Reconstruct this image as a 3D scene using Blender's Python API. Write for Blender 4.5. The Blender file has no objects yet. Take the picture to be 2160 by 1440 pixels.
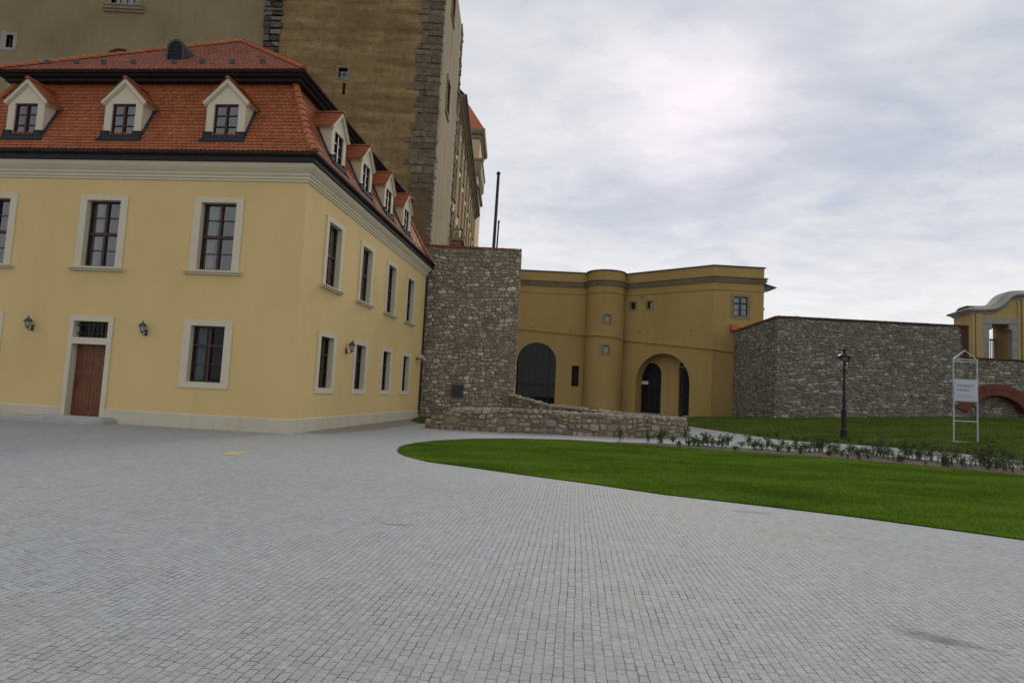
import bpy, math, random
import numpy as np
from mathutils import Vector, Matrix
from mathutils.geometry import delaunay_2d_cdt
PI = math.pi
random.seed(11)
rng = np.random.default_rng(5)
sc = bpy.context.scene
COL = sc.collection
sc.view_settings.view_transform = 'Standard'
sc.view_settings.look = 'None'
sc.view_settings.exposure = 0.0
sc.view_settings.gamma = 1.0

# ------------------------------------------------------------------ camera
EYE = np.array([0, 0, 1.65])
FPX, PITCH, ROLL, YAW = 1337.3, 0.08317, 0.05166, -0.10423
_cp, _sp, _cr, _sr = math.cos(PITCH), math.sin(PITCH), math.cos(ROLL), math.sin(ROLL)
FW = np.array([0, _cp, _sp]); UP = np.array([0, -_sp, _cp]); RT = np.array([1., 0, 0])
R2 = RT * _cr + UP * _sr; U2 = -RT * _sr + UP * _cr
cam = bpy.data.cameras.new('camera'); cam.sensor_width = 36; cam.lens = 36 * FPX / 2160
cam.clip_start = 0.05; cam.clip_end = 6000
camo = bpy.data.objects.new('camera', cam); COL.objects.link(camo)
M = Matrix(((R2[0], U2[0], -FW[0], EYE[0]), (R2[1], U2[1], -FW[1], EYE[1]), (R2[2], U2[2], -FW[2], EYE[2]), (0, 0, 0, 1)))
camo.matrix_world = M
sc.camera = camo

# survey helpers: sight lines measured from the photograph, used only to find real positions
def ray(px, py): return FW + (px - 1080) / FPX * R2 + (720 - py) / FPX * U2
def at(px, py, Y): r = ray(px, py); return EYE + r * (Y / r[1])
def on_plane(px, py, P0, n):
    r = ray(px, py); return EYE + r * (((np.asarray(P0) - EYE) @ n) / (r @ n))

# ------------------------------------------------------------------ terrain
TP = np.array([(-2.9, 17, 0), (-1, 22.7, 0), (4.3, 25.1, 0), (9.6, 24.5, 0), (16, 20, 0), (7, 9, 0), (20, 5, 0), (32, -2, .2), (0, 27.8, 0), (-4, 28.6, 0),
  (-5, 38, 0), (0, 38, 0), (-10, 20, 0), (-20, 20, 0), (8.8, 31, .03), (16.7, 31.7, .26), (20.8, 29, .53), (14.6, 53.7, .46), (19.6, 56.3, .63),
  (7.8, 63, .57), (0, 63, .5), (19, 45.8, .9), (31.6, 45.8, 1.62), (45, 45.8, 1.9), (25, 22, .5), (36, 22, 1.0), (17.6, 20.7, .05), (-10, 60, .3)])
def _phi(d): return np.where(d > 1e-9, d * d * np.log(np.maximum(d, 1e-9)), 0)
_n = len(TP)
_A = np.zeros((_n + 3, _n + 3))
_A[:_n, :_n] = _phi(np.linalg.norm(TP[:, None, :2] - TP[None, :, :2], axis=-1)) + np.eye(_n) * 2
_A[:_n, _n] = 1; _A[:_n, _n + 1:] = TP[:, :2]; _A[_n, :_n] = 1; _A[_n + 1:, :_n] = TP[:, :2].T
_w = np.linalg.solve(_A, np.concatenate([TP[:, 2], np.zeros(3)]))
def terr(x, y):
    x = np.atleast_1d(np.asarray(x, float)); y = np.atleast_1d(np.asarray(y, float))
    P = np.stack([x, y], -1)
    h = _phi(np.linalg.norm(P[:, None] - TP[None, :, :2], axis=-1)) @ _w[:_n] + _w[_n] + P @ _w[_n + 1:]
    yf = np.interp(x, [-10, 0, 9, 17, 30, 50], [26, 26, 26.5, 20.5, 12, 4])
    t = np.clip((y - yf) / 3.5, 0, 1)
    return np.clip(h, 0, 3) * (t * t * (3 - 2 * t))
def tz(x, y): return float(terr(x, y)[0])
def ground(px, py):
    z = 0.
    for _ in range(25):
        P = on_plane(px, py, (0, 0, z), np.array([0, 0, 1.])); z = .5 * z + .5 * tz(P[0], P[1])
    return P

# ------------------------------------------------------------------ materials
def nt(name):
    m = bpy.data.materials.new(name); m.use_nodes = True
    t = m.node_tree; t.nodes.clear()
    o = t.nodes.new('ShaderNodeOutputMaterial'); b = t.nodes.new('ShaderNodeBsdfPrincipled')
    t.links.new(b.outputs[0], o.inputs[0])
    return m, t, b
def N(t, ty, **kw):
    n = t.nodes.new(ty)
    for k, v in kw.items():
        if k.startswith('i_'): n.inputs[k[2:].replace('_', ' ')].default_value = v
        else: setattr(n, k, v)
    return n
def L(t, a, b): t.links.new(a, b)
def ramp(t, fac, stops, interp='LINEAR'):
    r = t.nodes.new('ShaderNodeValToRGB'); r.color_ramp.interpolation = interp
    e = r.color_ramp.elements
    while len(e) < len(stops): e.new(0.5)
    for k, (p, c) in enumerate(stops):
        e[k].position = p
        e[k].color = (c[0], c[1], c[2], 1) if not isinstance(c, (int, float)) else (c, c, c, 1)
    L(t, fac, r.inputs[0]); return r.outputs[0]
def math_(t, op, a, b=None, c=None, clamp=False):
    n = t.nodes.new('ShaderNodeMath'); n.operation = op; n.use_clamp = clamp
    for i, v in enumerate((a, b, c)):
        if v is None: continue
        if isinstance(v, (int, float)): n.inputs[i].default_value = v
        else: L(t, v, n.inputs[i])
    return n.outputs[0]
def mix(t, fac, a, b, mode='MIX'):
    n = t.nodes.new('ShaderNodeMix'); n.data_type = 'RGBA'; n.blend_type = mode
    for i, v in ((0, fac), (6, a), (7, b)):
        if isinstance(v, (int, float)): n.inputs[i].default_value = v
        elif isinstance(v, tuple): n.inputs[i].default_value = (v[0], v[1], v[2], 1)
        else: L(t, v, n.inputs[i])
    return n.outputs[2]
def objco(t, scale=(1, 1, 1), world=False):
    if world:
        g = t.nodes.new('ShaderNodeNewGeometry'); o = g.outputs['Position']
    else:
        g = t.nodes.new('ShaderNodeTexCoord'); o = g.outputs['Object']
    mp = t.nodes.new('ShaderNodeMapping'); mp.inputs['Scale'].default_value = scale
    L(t, o, mp.inputs[0]); return mp.outputs[0]
def noise(t, co, scale, detail=4, rough=.55, dist=0.):
    n = N(t, 'ShaderNodeTexNoise'); n.inputs['Scale'].default_value = scale; n.inputs['Detail'].default_value = detail
    n.inputs['Roughness'].default_value = rough; n.inputs['Distortion'].default_value = dist
    L(t, co, n.inputs['Vector']); return n.outputs['Fac']
def bump(t, b, h, strength=.3, dist=.02):
    n = N(t, 'ShaderNodeBump'); n.inputs['Strength'].default_value = strength; n.inputs['Distance'].default_value = dist
    L(t, h, n.inputs['Height']); L(t, n.outputs[0], b.inputs['Normal'])
def simple(name, c, rough=.6, metal=0., var=.12, scale=6., bs=.0, bd=.01, spec=.4):
    m, t, b = nt(name)
    co = objco(t)
    f = noise(t, co, scale)
    lo = tuple(x * (1 - var) for x in c); hi = tuple(min(1, x * (1 + var)) for x in c)
    L(t, ramp(t, f, [(.3, lo), (.7, hi)]), b.inputs['Base Color'])
    b.inputs['Roughness'].default_value = rough; b.inputs['Metallic'].default_value = metal
    b.inputs['Specular IOR Level'].default_value = spec
    if bs: bump(t, b, noise(t, co, scale * 6), bs, bd)
    return m
def plaster(name, c1, c2, c3=None, streak=(1, 1, 1), sc1=.35, bs=.25, stain=None, stain_amt=.5):
    m, t, b = nt(name)
    co = objco(t, streak); co0 = objco(t)
    f = noise(t, co, sc1, 6, .6)
    col = ramp(t, f, [(.3, c1), (.5, c2), (.72, c3 or c2)])
    fine = noise(t, co0, 14, 5, .7)
    col = mix(t, .22, col, ramp(t, fine, [(.3, .55), (.7, 1.0)]), 'MULTIPLY')
    if name == 'castle_plaster':
        hs = noise(t, objco(t, (.12, .12, 2.2)), .8, 6, .7)
        col = mix(t, .55, col, ramp(t, hs, [(.32, .55), (.5, .95), (.7, 1.3)]), 'MULTIPLY')
        bl = noise(t, co0, 1.6, 7, .72)
        col = mix(t, .6, col, ramp(t, bl, [(.32, .55), (.5, .95), (.7, 1.3)]), 'MULTIPLY')
    if stain:
        sf = noise(t, objco(t, (1.6, 1.6, .12)), .9, 5, .65)
        col = mix(t, ramp(t, sf, [(.5, 0.), (.72, stain_amt)]), col, stain)
    L(t, col, b.inputs['Base Color'])
    b.inputs['Roughness'].default_value = .9; b.inputs['Specular IOR Level'].default_value = .15
    bump(t, b, math_(t, 'ADD', noise(t, co0, 22, 4, .6), math_(t, 'MULTIPLY', f, 1.5)), bs, .02)
    return m
def stone(name, cols, mott=.5, bs=.5, fine=18.):
    m, t, b = nt(name)
    g = t.nodes.new('ShaderNodeNewGeometry')
    k = len(cols)
    col = ramp(t, g.outputs['Random Per Island'], [(i / k, c) for i, c in enumerate(cols)], 'CONSTANT')
    co = objco(t)
    f = noise(t, co, 2.6, 5, .65); f2 = noise(t, co, fine, 5, .7)
    col = mix(t, mott, col, ramp(t, f, [(.28, .35), (.5, .85), (.75, 1.25)]), 'MULTIPLY')
    col = mix(t, .55, col, ramp(t, f2, [(.3, .45), (.65, 1.1)]), 'MULTIPLY')
    L(t, col, b.inputs['Base Color']); b.inputs['Roughness'].default_value = .92
    b.inputs['Specular IOR Level'].default_value = .2
    bump(t, b, math_(t, 'ADD', f2, noise(t, co, 6, 4)), bs, .03)
    return m
def tiles(name, cols, scale=1.0):
    m, t, b = nt(name)
    g = t.nodes.new('ShaderNodeNewGeometry'); k = len(cols)
    col = ramp(t, g.outputs['Random Per Island'], [(i / (k - 1), c) for i, c in enumerate(cols)])
    co = objco(t)
    f = noise(t, co, .7 * scale, 5, .7)
    col = mix(t, .45, col, ramp(t, f, [(.3, .62), (.65, 1.1)]), 'MULTIPLY')
    L(t, col, b.inputs['Base Color']); b.inputs['Roughness'].default_value = .75
    b.inputs['Specular IOR Level'].default_value = .25
    bump(t, b, noise(t, co, 40, 3), .25, .006)
    return m

MT = {}
MT['yellow'] = plaster('yellow_plaster', (.635, .47, .205), (.67, .50, .225), (.70, .525, .245), (1, 1, .6), .5, .10, (.56, .42, .20), .12)
MT['cream'] = plaster('cream_trim', (.58, .525, .385), (.625, .565, .42), (.65, .59, .44), (1, 1, 1), .8, .08)
MT['plinthm'] = plaster('plinth_plaster', (.535, .48, .365), (.58, .525, .405), (.61, .55, .43), (1, 1, 2), .8, .12, (.40, .35, .26), .4)
MT['slate'] = simple('dark_sheet_metal', (.034, .030, .030), .8, .0, .2, 3, .05, .01, .08)
MT['flash'] = simple('grey_sheet_metal', (.075, .08, .09), .75, .0, .15, 3, 0, .01, .12)
MT['flashdark'] = simple('dark_lead_flashing', (.04, .042, .048), .8, .0, .15, 3, 0, .01, .08)
MT['sash'] = simple('brown_sash_wood', (.045, .017, .012), .45, 0, .25, 8)
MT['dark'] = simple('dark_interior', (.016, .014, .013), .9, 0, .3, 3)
MT['curtain'] = simple('white_curtain', (.62, .62, .60), .9, 0, .08, 9)
MT['iron'] = simple('black_iron', (.012, .012, .014), .42, .2, .2, 12)
MT['verdigris'] = simple('verdigris_metal', (.04, .085, .07), .6, .2, .45, 20)
MT['bronze'] = simple('dark_bronze_metal', (.05, .048, .035), .5, .3, .3, 20)
MT['lampglass'] = simple('frosted_lamp_glass', (.42, .41, .36), .25, 0, .06, 4)
MT['step'] = plaster('granite_step', (.36, .35, .35), (.42, .41, .41), None, (1, 1, 1), 3, .2)
MT['tile'] = tiles('clay_roof_tile', [(.275, .078, .028), (.33, .098, .035), (.365, .114, .043), (.30, .086, .031), (.39, .13, .051)])
MT['tileup'] = tiles('mossy_roof_tile', [(.24, .060, .030), (.29, .080, .040), (.215, .072, .034), (.31, .092, .045), (.235, .105, .038)], 1.5)
MT['ridge'] = tiles('ridge_tile', [(.37, .11, .045), (.43, .14, .06), (.33, .092, .038)])
MT['roofbase'] = simple('roof_underlay', (.09, .022, .012), .9, 0, .2, 4)
MT['coping'] = tiles('brick_coping', [(.22, .06, .035), (.28, .075, .04), (.19, .05, .032)])
MT['copingdark'] = tiles('dark_brick_coping', [(.075, .030, .022), (.10, .037, .026), (.06, .028, .022)])
MT['brick'] = tiles('arch_brick', [(.155, .05, .031), (.19, .06, .036), (.12, .042, .028), (.21, .075, .045)])
MT['mortar'] = simple('lime_mortar', (.20, .17, .125), .95, 0, .35, 5, .5, .03)
MT['mortargrey'] = simple('grey_mortar', (.165, .148, .118), .95, 0, .4, 5, .5, .03)
MT['pier'] = stone('pier_rubble', [tuple(k * 1.5 for k in c) for c in ((.235, .195, .135), (.30, .26, .195), (.20, .165, .115), (.38, .34, .27), (.26, .22, .155), (.22, .185, .135), (.43, .395, .33), (.24, .20, .135), (.18, .15, .108), (.31, .265, .19))], .5)
MT['bast'] = stone('bastion_rubble', [tuple(k * 1.4 for k in c) for c in [(.19, .172, .138), (.235, .215, .175), (.155, .138, .108), (.285, .265, .22), (.205, .172, .135), (.17, .158, .13), (.33, .31, .265), (.20, .155, .12), (.145, .13, .102), (.225, .205, .162)]], .55)
MT['ruin'] = stone('ruin_rubble', [tuple(k * 1.06 for k in c) for c in ((.30, .24, .16), (.36, .30, .21), (.25, .19, .125), (.42, .36, .265), (.35, .24, .13), (.28, .25, .19), (.38, .31, .21), (.235, .18, .13))], .5)
MT['ruincap'] = stone('ruin_cap', [(.38, .32, .23), (.44, .38, .28), (.32, .265, .185), (.40, .33, .23)], .4)
MT['quoin'] = stone('quoin_stone', [(.185, .142, .094), (.215, .167, .112), (.16, .122, .08), (.24, .19, .13), (.18, .14, .095)], .75, .8, 7)
MT['quoindark'] = stone('old_quoin_stone', [(.13, .115, .085), (.17, .15, .115), (.10, .088, .066), (.22, .195, .15), (.075, .068, .052)], .7, .6, 9)
MT['castle'] = plaster('castle_plaster', (.172, .115, .052), (.255, .176, .080), (.365, .262, .124), (.45, .45, 1.5), .62, 1.2, (.11, .082, .048), .35)
MT['castleleft'] = plaster('castle_grey_plaster', (.225, .172, .095), (.275, .212, .12), (.31, .245, .145), (.6, .6, .5), .4, .6, (.19, .155, .10), .5)
MT['castleside'] = plaster('castle_pale_plaster', (.158, .116, .052), (.20, .150, .070), (.245, .19, .095), (1, .5, .25), .5, .6, (.42, .28, .09), .7)
MT['brown'] = plaster('brown_patch', (.105, .068, .038), (.14, .092, .052), (.17, .115, .066), (1, 1, 1), .8, .4)
MT['wing'] = plaster('wing_plaster', (.50, .385, .205), (.56, .43, .235), (.60, .47, .27), (1, 1, .4), .3, .2)
MT['wingtrim'] = plaster('wing_trim', (.22, .175, .11), (.28, .225, .145), (.32, .26, .17), (1, 1, 1), .6, .3)
MT['gate'] = plaster('ochre_plaster', (.35, .24, .085), (.39, .272, .098), (.425, .298, .112), (1, 1, .5), .25, .18, (.29, .195, .07), .4)
MT['gatetrim'] = plaster('ochre_stone_trim', (.19, .155, .095), (.235, .19, .12), (.27, .22, .14), (1, 1, 1), .8, .2)
MT['gateroof'] = simple('parapet_sheet', (.10, .085, .068), .7, 0, .2, 2)
MT['surstone'] = plaster('brown_stone_surround', (.205, .16, .088), (.25, .20, .115), (.28, .225, .135), (1, 1, 1), 2, .3)
MT['pavil'] = plaster('pavilion_plaster', (.38, .285, .12), (.43, .325, .14), (.47, .36, .16), (1, 1, .5), .4, .2, (.31, .22, .09), .4)
MT['pavstone'] = plaster('pavilion_stone', (.24, .23, .21), (.31, .295, .27), (.37, .355, .325), (1, 1, 1), 1.2, .5, (.15, .15, .14), .5)
MT['wood'] = simple('door_wood', (.15, .052, .020), .5, 0, .25, 5, .1)
MT['white'] = simple('white_paint', (.43, .45, .47), .45, 0, .05, 5)
MT['camwhite'] = simple('camera_housing', (.60, .59, .56), .4, 0, .05, 5)
MT['panel'] = simple('printed_panel', (.46, .49, .55), .4, 0, .03, 2)
MT['ink'] = simple('red_ink', (.30, .13, .19), .6, 0, .05, 2)
MT['ink2'] = simple('grey_ink', (.30, .28, .33), .6, 0, .05, 2)
MT['pole'] = simple('dark_timber', (.035, .028, .028), .7, 0, .3, 3)
MT['yellowpaint'] = None
MT['stem'] = simple('twig_bark', (.055, .040, .026), .9, 0, .3, 10)
MT['leaf'] = tiles('shrub_leaf', [(.04, .085, .012), (.065, .13, .018), (.085, .155, .028), (.05, .10, .016)])
MT['leafdark'] = tiles('dark_shrub_leaf', [(.04, .078, .014), (.062, .108, .02), (.08, .115, .028), (.08, .068, .036)])
MT['vent'] = simple('vent_metal', (.085, .095, .105), .5, .3, .1, 6)

# glass: reflects by angle, otherwise lets the room behind show
m, t, b = nt('window_glass'); t.nodes.remove(b)
fr = N(t, 'ShaderNodeFresnel'); fr.inputs['IOR'].default_value = 2.05
tr = N(t, 'ShaderNodeBsdfTransparent'); tr.inputs[0].default_value = (.72, .76, .76, 1)
gl = N(t, 'ShaderNodeBsdfGlossy'); gl.inputs['Roughness'].default_value = .015; gl.inputs[0].default_value = (.95, .97, 1, 1)
ms = N(t, 'ShaderNodeMixShader'); L(t, fr.outputs[0], ms.inputs[0]); L(t, tr.outputs[0], ms.inputs[1]); L(t, gl.outputs[0], ms.inputs[2])
L(t, ms.outputs[0], [n for n in t.nodes if n.type == 'OUTPUT_MATERIAL'][0].inputs[0]); MT['glass'] = m
mc_ = m.copy(); mc_.name = 'clear_lantern_glass'; MT['glassclear'] = mc_
for n in mc_.node_tree.nodes:
    if n.type == 'FRESNEL': n.inputs['IOR'].default_value = 1.35
    if n.type == 'BSDF_TRANSPARENT': n.inputs[0].default_value = (.96, .97, .95, 1)
m = m.copy(); m.name = 'dark_reflection_glass'; MT['glassdarkrefl'] = m  # same glass, darkened to stand in for dark surroundings it would reflect
for n in m.node_tree.nodes:
    if n.type == 'FRESNEL': n.inputs['IOR'].default_value = 1.31
    if n.type == 'BSDF_TRANSPARENT': n.inputs[0].default_value = (.45, .48, .48, 1)

def setts(name, w, ln, base, tan, joint=.32, stains=(), patch=True):
    m, t, b = nt(name)
    co = objco(t)
    wob = N(t, 'ShaderNodeTexNoise'); wob.inputs['Scale'].default_value = 1.7; wob.inputs['Detail'].default_value = 2; L(t, co, wob.inputs['Vector'])
    v1 = N(t, 'ShaderNodeVectorMath', operation='SUBTRACT'); L(t, wob.outputs['Color'], v1.inputs[0]); v1.inputs[1].default_value = (.5, .5, .5)
    v2 = N(t, 'ShaderNodeVectorMath', operation='SCALE'); L(t, v1.outputs[0], v2.inputs[0]); v2.inputs['Scale'].default_value = .022
    wob2 = N(t, 'ShaderNodeTexNoise'); wob2.inputs['Scale'].default_value = 17; wob2.inputs['Detail'].default_value = 2; L(t, co, wob2.inputs['Vector'])
    v3 = N(t, 'ShaderNodeVectorMath', operation='SUBTRACT'); L(t, wob2.outputs['Color'], v3.inputs[0]); v3.inputs[1].default_value = (.5, .5, .5)
    v4 = N(t, 'ShaderNodeVectorMath', operation='SCALE'); L(t, v3.outputs[0], v4.inputs[0]); v4.inputs['Scale'].default_value = .014
    wob0 = N(t, 'ShaderNodeTexNoise'); wob0.inputs['Scale'].default_value = .33; wob0.inputs['Detail'].default_value = 1; L(t, co, wob0.inputs['Vector'])
    v5 = N(t, 'ShaderNodeVectorMath', operation='SUBTRACT'); L(t, wob0.outputs['Color'], v5.inputs[0]); v5.inputs[1].default_value = (.5, .5, .5)
    v6 = N(t, 'ShaderNodeVectorMath', operation='SCALE'); L(t, v5.outputs[0], v6.inputs[0]); v6.inputs['Scale'].default_value = .09
    vz = N(t, 'ShaderNodeVectorMath', operation='ADD'); L(t, co, vz.inputs[0]); L(t, v6.outputs[0], vz.inputs[1]); co_ = vz.outputs[0]
    va = N(t, 'ShaderNodeVectorMath', operation='ADD'); L(t, co_, va.inputs[0]); L(t, v2.outputs[0], va.inputs[1])
    vb = N(t, 'ShaderNodeVectorMath', operation='ADD'); L(t, va.outputs[0], vb.inputs[0]); L(t, v4.outputs[0], vb.inputs[1])
    s = N(t, 'ShaderNodeSeparateXYZ'); L(t, vb.outputs[0], s.inputs[0])
    xr = math_(t, 'DIVIDE', s.outputs[0], w)
    row = math_(t, 'FLOOR', xr); fx = math_(t, 'FRACT', xr)
    dx = math_(t, 'MULTIPLY', math_(t, 'SUBTRACT', .5, math_(t, 'ABSOLUTE', math_(t, 'SUBTRACT', fx, .5))), w)
    W_ = math_(t, 'ADD', math_(t, 'DIVIDE', s.outputs[1], ln), math_(t, 'MULTIPLY', row, 173.37))
    ve = N(t, 'ShaderNodeTexVoronoi', voronoi_dimensions='1D', feature='DISTANCE_TO_EDGE'); ve.inputs['Scale'].default_value = 1; ve.inputs['Randomness'].default_value = .9; L(t, W_, ve.inputs['W'])
    vc = N(t, 'ShaderNodeTexVoronoi', voronoi_dimensions='1D', feature='F1'); vc.inputs['Scale'].default_value = 1; vc.inputs['Randomness'].default_value = .9; L(t, W_, vc.inputs['W'])
    dy = math_(t, 'MULTIPLY', ve.outputs['Distance'], ln)
    d = math_(t, 'SMOOTH_MIN', dx, dy, .012)
    rs = N(t, 'ShaderNodeSeparateColor'); L(t, vc.outputs['Color'], rs.inputs[0])
    jn = noise(t, co, 2.3, 3); jn2 = noise(t, co, .5, 3)
    jr = math_(t, 'POWER', rs.outputs[2], 2.5)
    jw = math_(t, 'MULTIPLY_ADD', math_(t, 'MULTIPLY', jn, math_(t, 'MULTIPLY_ADD', jr, 1.5, .28)), .0080, .0002)
    mask = math_(t, 'SMOOTH_MIN', math_(t, 'DIVIDE', math_(t, 'SUBTRACT', d, .001), jw), 1.0, .3, clamp=True)
    stonec = ramp(t, rs.outputs[0], [(0, tuple(c * .91 for c in base)), (.5, base), (1, tuple(c * 1.08 for c in base))])
    pn = noise(t, co, .22, 3, .5)
    tanf = ramp(t, math_(t, 'ADD', rs.outputs[1], math_(t, 'MULTIPLY', math_(t, 'SUBTRACT', pn, .5), .6)), [(.92, 0.), (1.0, .45)])
    stonec = mix(t, tanf, stonec, tan)
    if patch: stonec = mix(t, ramp(t, noise(t, co, .13, 5, .65), [(.42, 0.), (.64, .75)]), stonec, mix(t, 1., stonec, (1.0, .95, .83), 'MULTIPLY'))
    big = noise(t, co, .09, 4, .6)
    stonec = mix(t, .5, stonec, ramp(t, big, [(.3, .80), (.5, 1.0), (.7, 1.12)]), 'MULTIPLY')
    gr = noise(t, co, 95, 3, .8); gr2 = noise(t, co, 21, 4, .75)
    stonec = mix(t, .7, stonec, ramp(t, gr, [(.3, .5), (.7, 1.3)]), 'MULTIPLY'); stonec = mix(t, .6, stonec, ramp(t, gr2, [(.3, .7), (.7, 1.2)]), 'MULTIPLY')
    jc = ramp(t, noise(t, co, 1.1, 4), [(.35, (.045, .044, .041)), (.7, (.15, .147, .138))])
    fill = ramp(t, math_(t, 'ADD', math_(t, 'MULTIPLY', jn2, .6), math_(t, 'MULTIPLY', rs.outputs[1], .4)), [(.42, 0.), (.62, .75)])
    jc = mix(t, fill, jc, tuple(c * .75 for c in base))
    col = mix(t, mask, jc, stonec)
    for (sx, sy, rx, ry, rot, amt) in stains:
        mp = N(t, 'ShaderNodeMapping', vector_type='TEXTURE'); mp.inputs['Location'].default_value = (sx, sy, 0); mp.inputs['Rotation'].default_value = (0, 0, rot); mp.inputs['Scale'].default_value = (rx, ry, 1)
        nb = N(t, 'ShaderNodeVectorMath', operation='SCALE'); L(t, v1.outputs[0], nb.inputs[0]); nb.inputs['Scale'].default_value = .35
        na = N(t, 'ShaderNodeVectorMath', operation='ADD'); L(t, co, na.inputs[0]); L(t, nb.outputs[0], na.inputs[1])
        L(t, na.outputs[0], mp.inputs[0])
        gd = N(t, 'ShaderNodeTexGradient', gradient_type='SPHERICAL'); L(t, mp.outputs[0], gd.inputs[0])
        f = math_(t, 'MULTIPLY', ramp(t, gd.outputs['Fac'], [(0, 0.), (.6, 1.)]), math_(t, 'MULTIPLY', ramp(t, noise(t, co, 7, 5, .7), [(.3, .3), (.65, 1.)]), amt))
        col = mix(t, f, col, (.06, .05, .036))
    L(t, col, b.inputs['Base Color'])
    b.inputs['Roughness'].default_value = .82; b.inputs['Specular IOR Level'].default_value = .3
    bump(t, b, math_(t, 'ADD', math_(t, 'ADD', mask, math_(t, 'MULTIPLY', rs.outputs[2], .35)), math_(t, 'MULTIPLY', noise(t, co, 45, 3), .35)), .55, .012)
    return m

def grass_mat(name, dark, mid, light, dry):
    m, t, b = nt(name)
    co = objco(t, world=True)
    f = noise(t, objco(t, (.8, 1.6, 1), world=True), .38, 6, .62)
    col = ramp(t, f, [(.3, dark), (.5, mid), (.7, light)])
    f2 = noise(t, co, 1.9, 4, .7)
    col = mix(t, ramp(t, f2, [(.55, 0.), (.75, .45)]), col, dry)
    f3 = noise(t, co, 60, 2)
    col = mix(t, .35, col, ramp(t, f3, [(.3, .6), (.7, 1.25)]), 'MULTIPLY')
    L(t, col, b.inputs['Base Color']); b.inputs['Roughness'].default_value = 1; b.inputs['Specular IOR Level'].default_value = .0
    return m
MT['lawn'] = grass_mat('mown_grass', (.042, .078, .009), (.078, .132, .013), (.115, .180, .022), (.13, .16, .034))
MT['bank'] = grass_mat('bank_grass', (.062, .092, .018), (.095, .130, .026), (.125, .158, .036), (.16, .155, .058))
MT['soil'] = simple('bed_soil', (.085, .06, .038), .95, 0, .5, 5, .8, .04)
MT['gravel'] = simple('sandy_gravel', (.25, .215, .165), .95, 0, .35, 9, .6, .02)

# ------------------------------------------------------------------ mesh builder
class MB:
    def __init__(s): s.v = []; s.f = []; s.mi = []
    def add(s, vs, fs, mi=0):
        o = len(s.v); s.v += [tuple(float(c) for c in p) for p in vs]
        s.f += [tuple(i + o for i in f) for f in fs]; s.mi += [mi] * len(fs)
    def box(s, x0, x1, y0, y1, z0, z1, mi=0):
        s.add([(x0, y0, z0), (x1, y0, z0), (x1, y1, z0), (x0, y1, z0), (x0, y0, z1), (x1, y0, z1), (x1, y1, z1), (x0, y1, z1)],
              [(0, 3, 2, 1), (4, 5, 6, 7), (0, 1, 5, 4), (1, 2, 6, 5), (2, 3, 7, 6), (3, 0, 4, 7)], mi)
    def hexa(s, p, mi=0):
        s.add(p, [(0, 3, 2, 1), (4, 5, 6, 7), (0, 1, 5, 4), (1, 2, 6, 5), (2, 3, 7, 6), (3, 0, 4, 7)], mi)
    def lathe(s, prof, n=12, c=(0, 0), mi=0, ph=0.):
        vs = []; fs = []
        for r, z in prof:
            for k in range(n):
                a = ph + 2 * PI * k / n; vs.append((c[0] + r * math.cos(a), c[1] + r * math.sin(a), z))
        for j in range(len(prof) - 1):
            for k in range(n):
                fs.append((j * n + k, j * n + (k + 1) % n, (j + 1) * n + (k + 1) % n, (j + 1) * n + k))
        fs.append(tuple(range(n - 1, -1, -1))); q = (len(prof) - 1) * n; fs.append(tuple(range(q, q + n)))
        s.add(vs, fs, mi)
    def tube(s, pts, rad, n=8, mi=0):
        pts = [Vector(p) for p in pts]; vs = []; fs = []
        rr = rad if isinstance(rad, (list, tuple)) else [rad] * len(pts)
        for i, p in enumerate(pts):
            d = (pts[min(i + 1, len(pts) - 1)] - pts[max(i - 1, 0)]).normalized()
            a = d.cross(Vector((0, 0, 1)) if abs(d.z) < .95 else Vector((1, 0, 0))).normalized(); c = d.cross(a)
            for k in range(n):
                th = 2 * PI * k / n; vs.append(p + (a * math.cos(th) + c * math.sin(th)) * rr[i])
        for i in range(len(pts) - 1):
            for k in range(n): fs.append((i * n + k, i * n + (k + 1) % n, (i + 1) * n + (k + 1) % n, (i + 1) * n + k))
        fs.append(tuple(range(n))); q = (len(pts) - 1) * n; fs.append(tuple(range(q, q + n)))
        s.add(vs, fs, mi)
    def sweep(s, rings, closed_ring=True, closed_path=False, cap=True, mi=0):
        n = len(rings[0]); vs = [p for r in rings for p in r]; fs = []
        m = len(rings)
        for i in range(m if closed_path else m - 1):
            j = (i + 1) % m
            for k in range(n if closed_ring else n - 1):
                fs.append((i * n + k, i * n + (k + 1) % n, j * n + (k + 1) % n, j * n + k))
        if cap and closed_ring and not closed_path:
            fs.append(tuple(range(n))); fs.append(tuple(range((m - 1) * n, m * n)))
        s.add(vs, fs, mi)
    def mesh(s, name, mats):
        me = bpy.data.meshes.new(name); me.from_pydata(s.v, [], s.f)
        for m_ in (mats if isinstance(mats, (list, tuple)) else [mats]): me.materials.append(m_)
        if any(s.mi): me.polygons.foreach_set('material_index', s.mi)
        me.update(); return me
    def build(s, name, mats, parent=None, smooth=False):
        me = s.mesh(name, mats)
        if smooth: me.polygons.foreach_set('use_smooth', [True] * len(me.polygons))
        return link(name, me, parent)
def link(name, me, parent=None, loc=(0, 0, 0), rz=0.):
    o = bpy.data.objects.new(name, me); COL.objects.link(o); o.parent = parent
    o.location = loc; o.rotation_euler = (0, 0, rz); return o
def empty(name, loc=(0, 0, 0), rz=0.):
    return link(name, None, None, loc, rz)
def tag(o, label=None, cat=None, group=None, kind=None):
    if label: o['label'] = label
    if cat: o['category'] = cat
    if group: o['group'] = group
    if kind: o['kind'] = kind
    return o
KIDS = {}
def copy_tree(o, parent=None):
    c = o.copy(); COL.objects.link(c); c.parent = parent
    for ch in list(o.children): copy_tree(ch, c)
    return c

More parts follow.
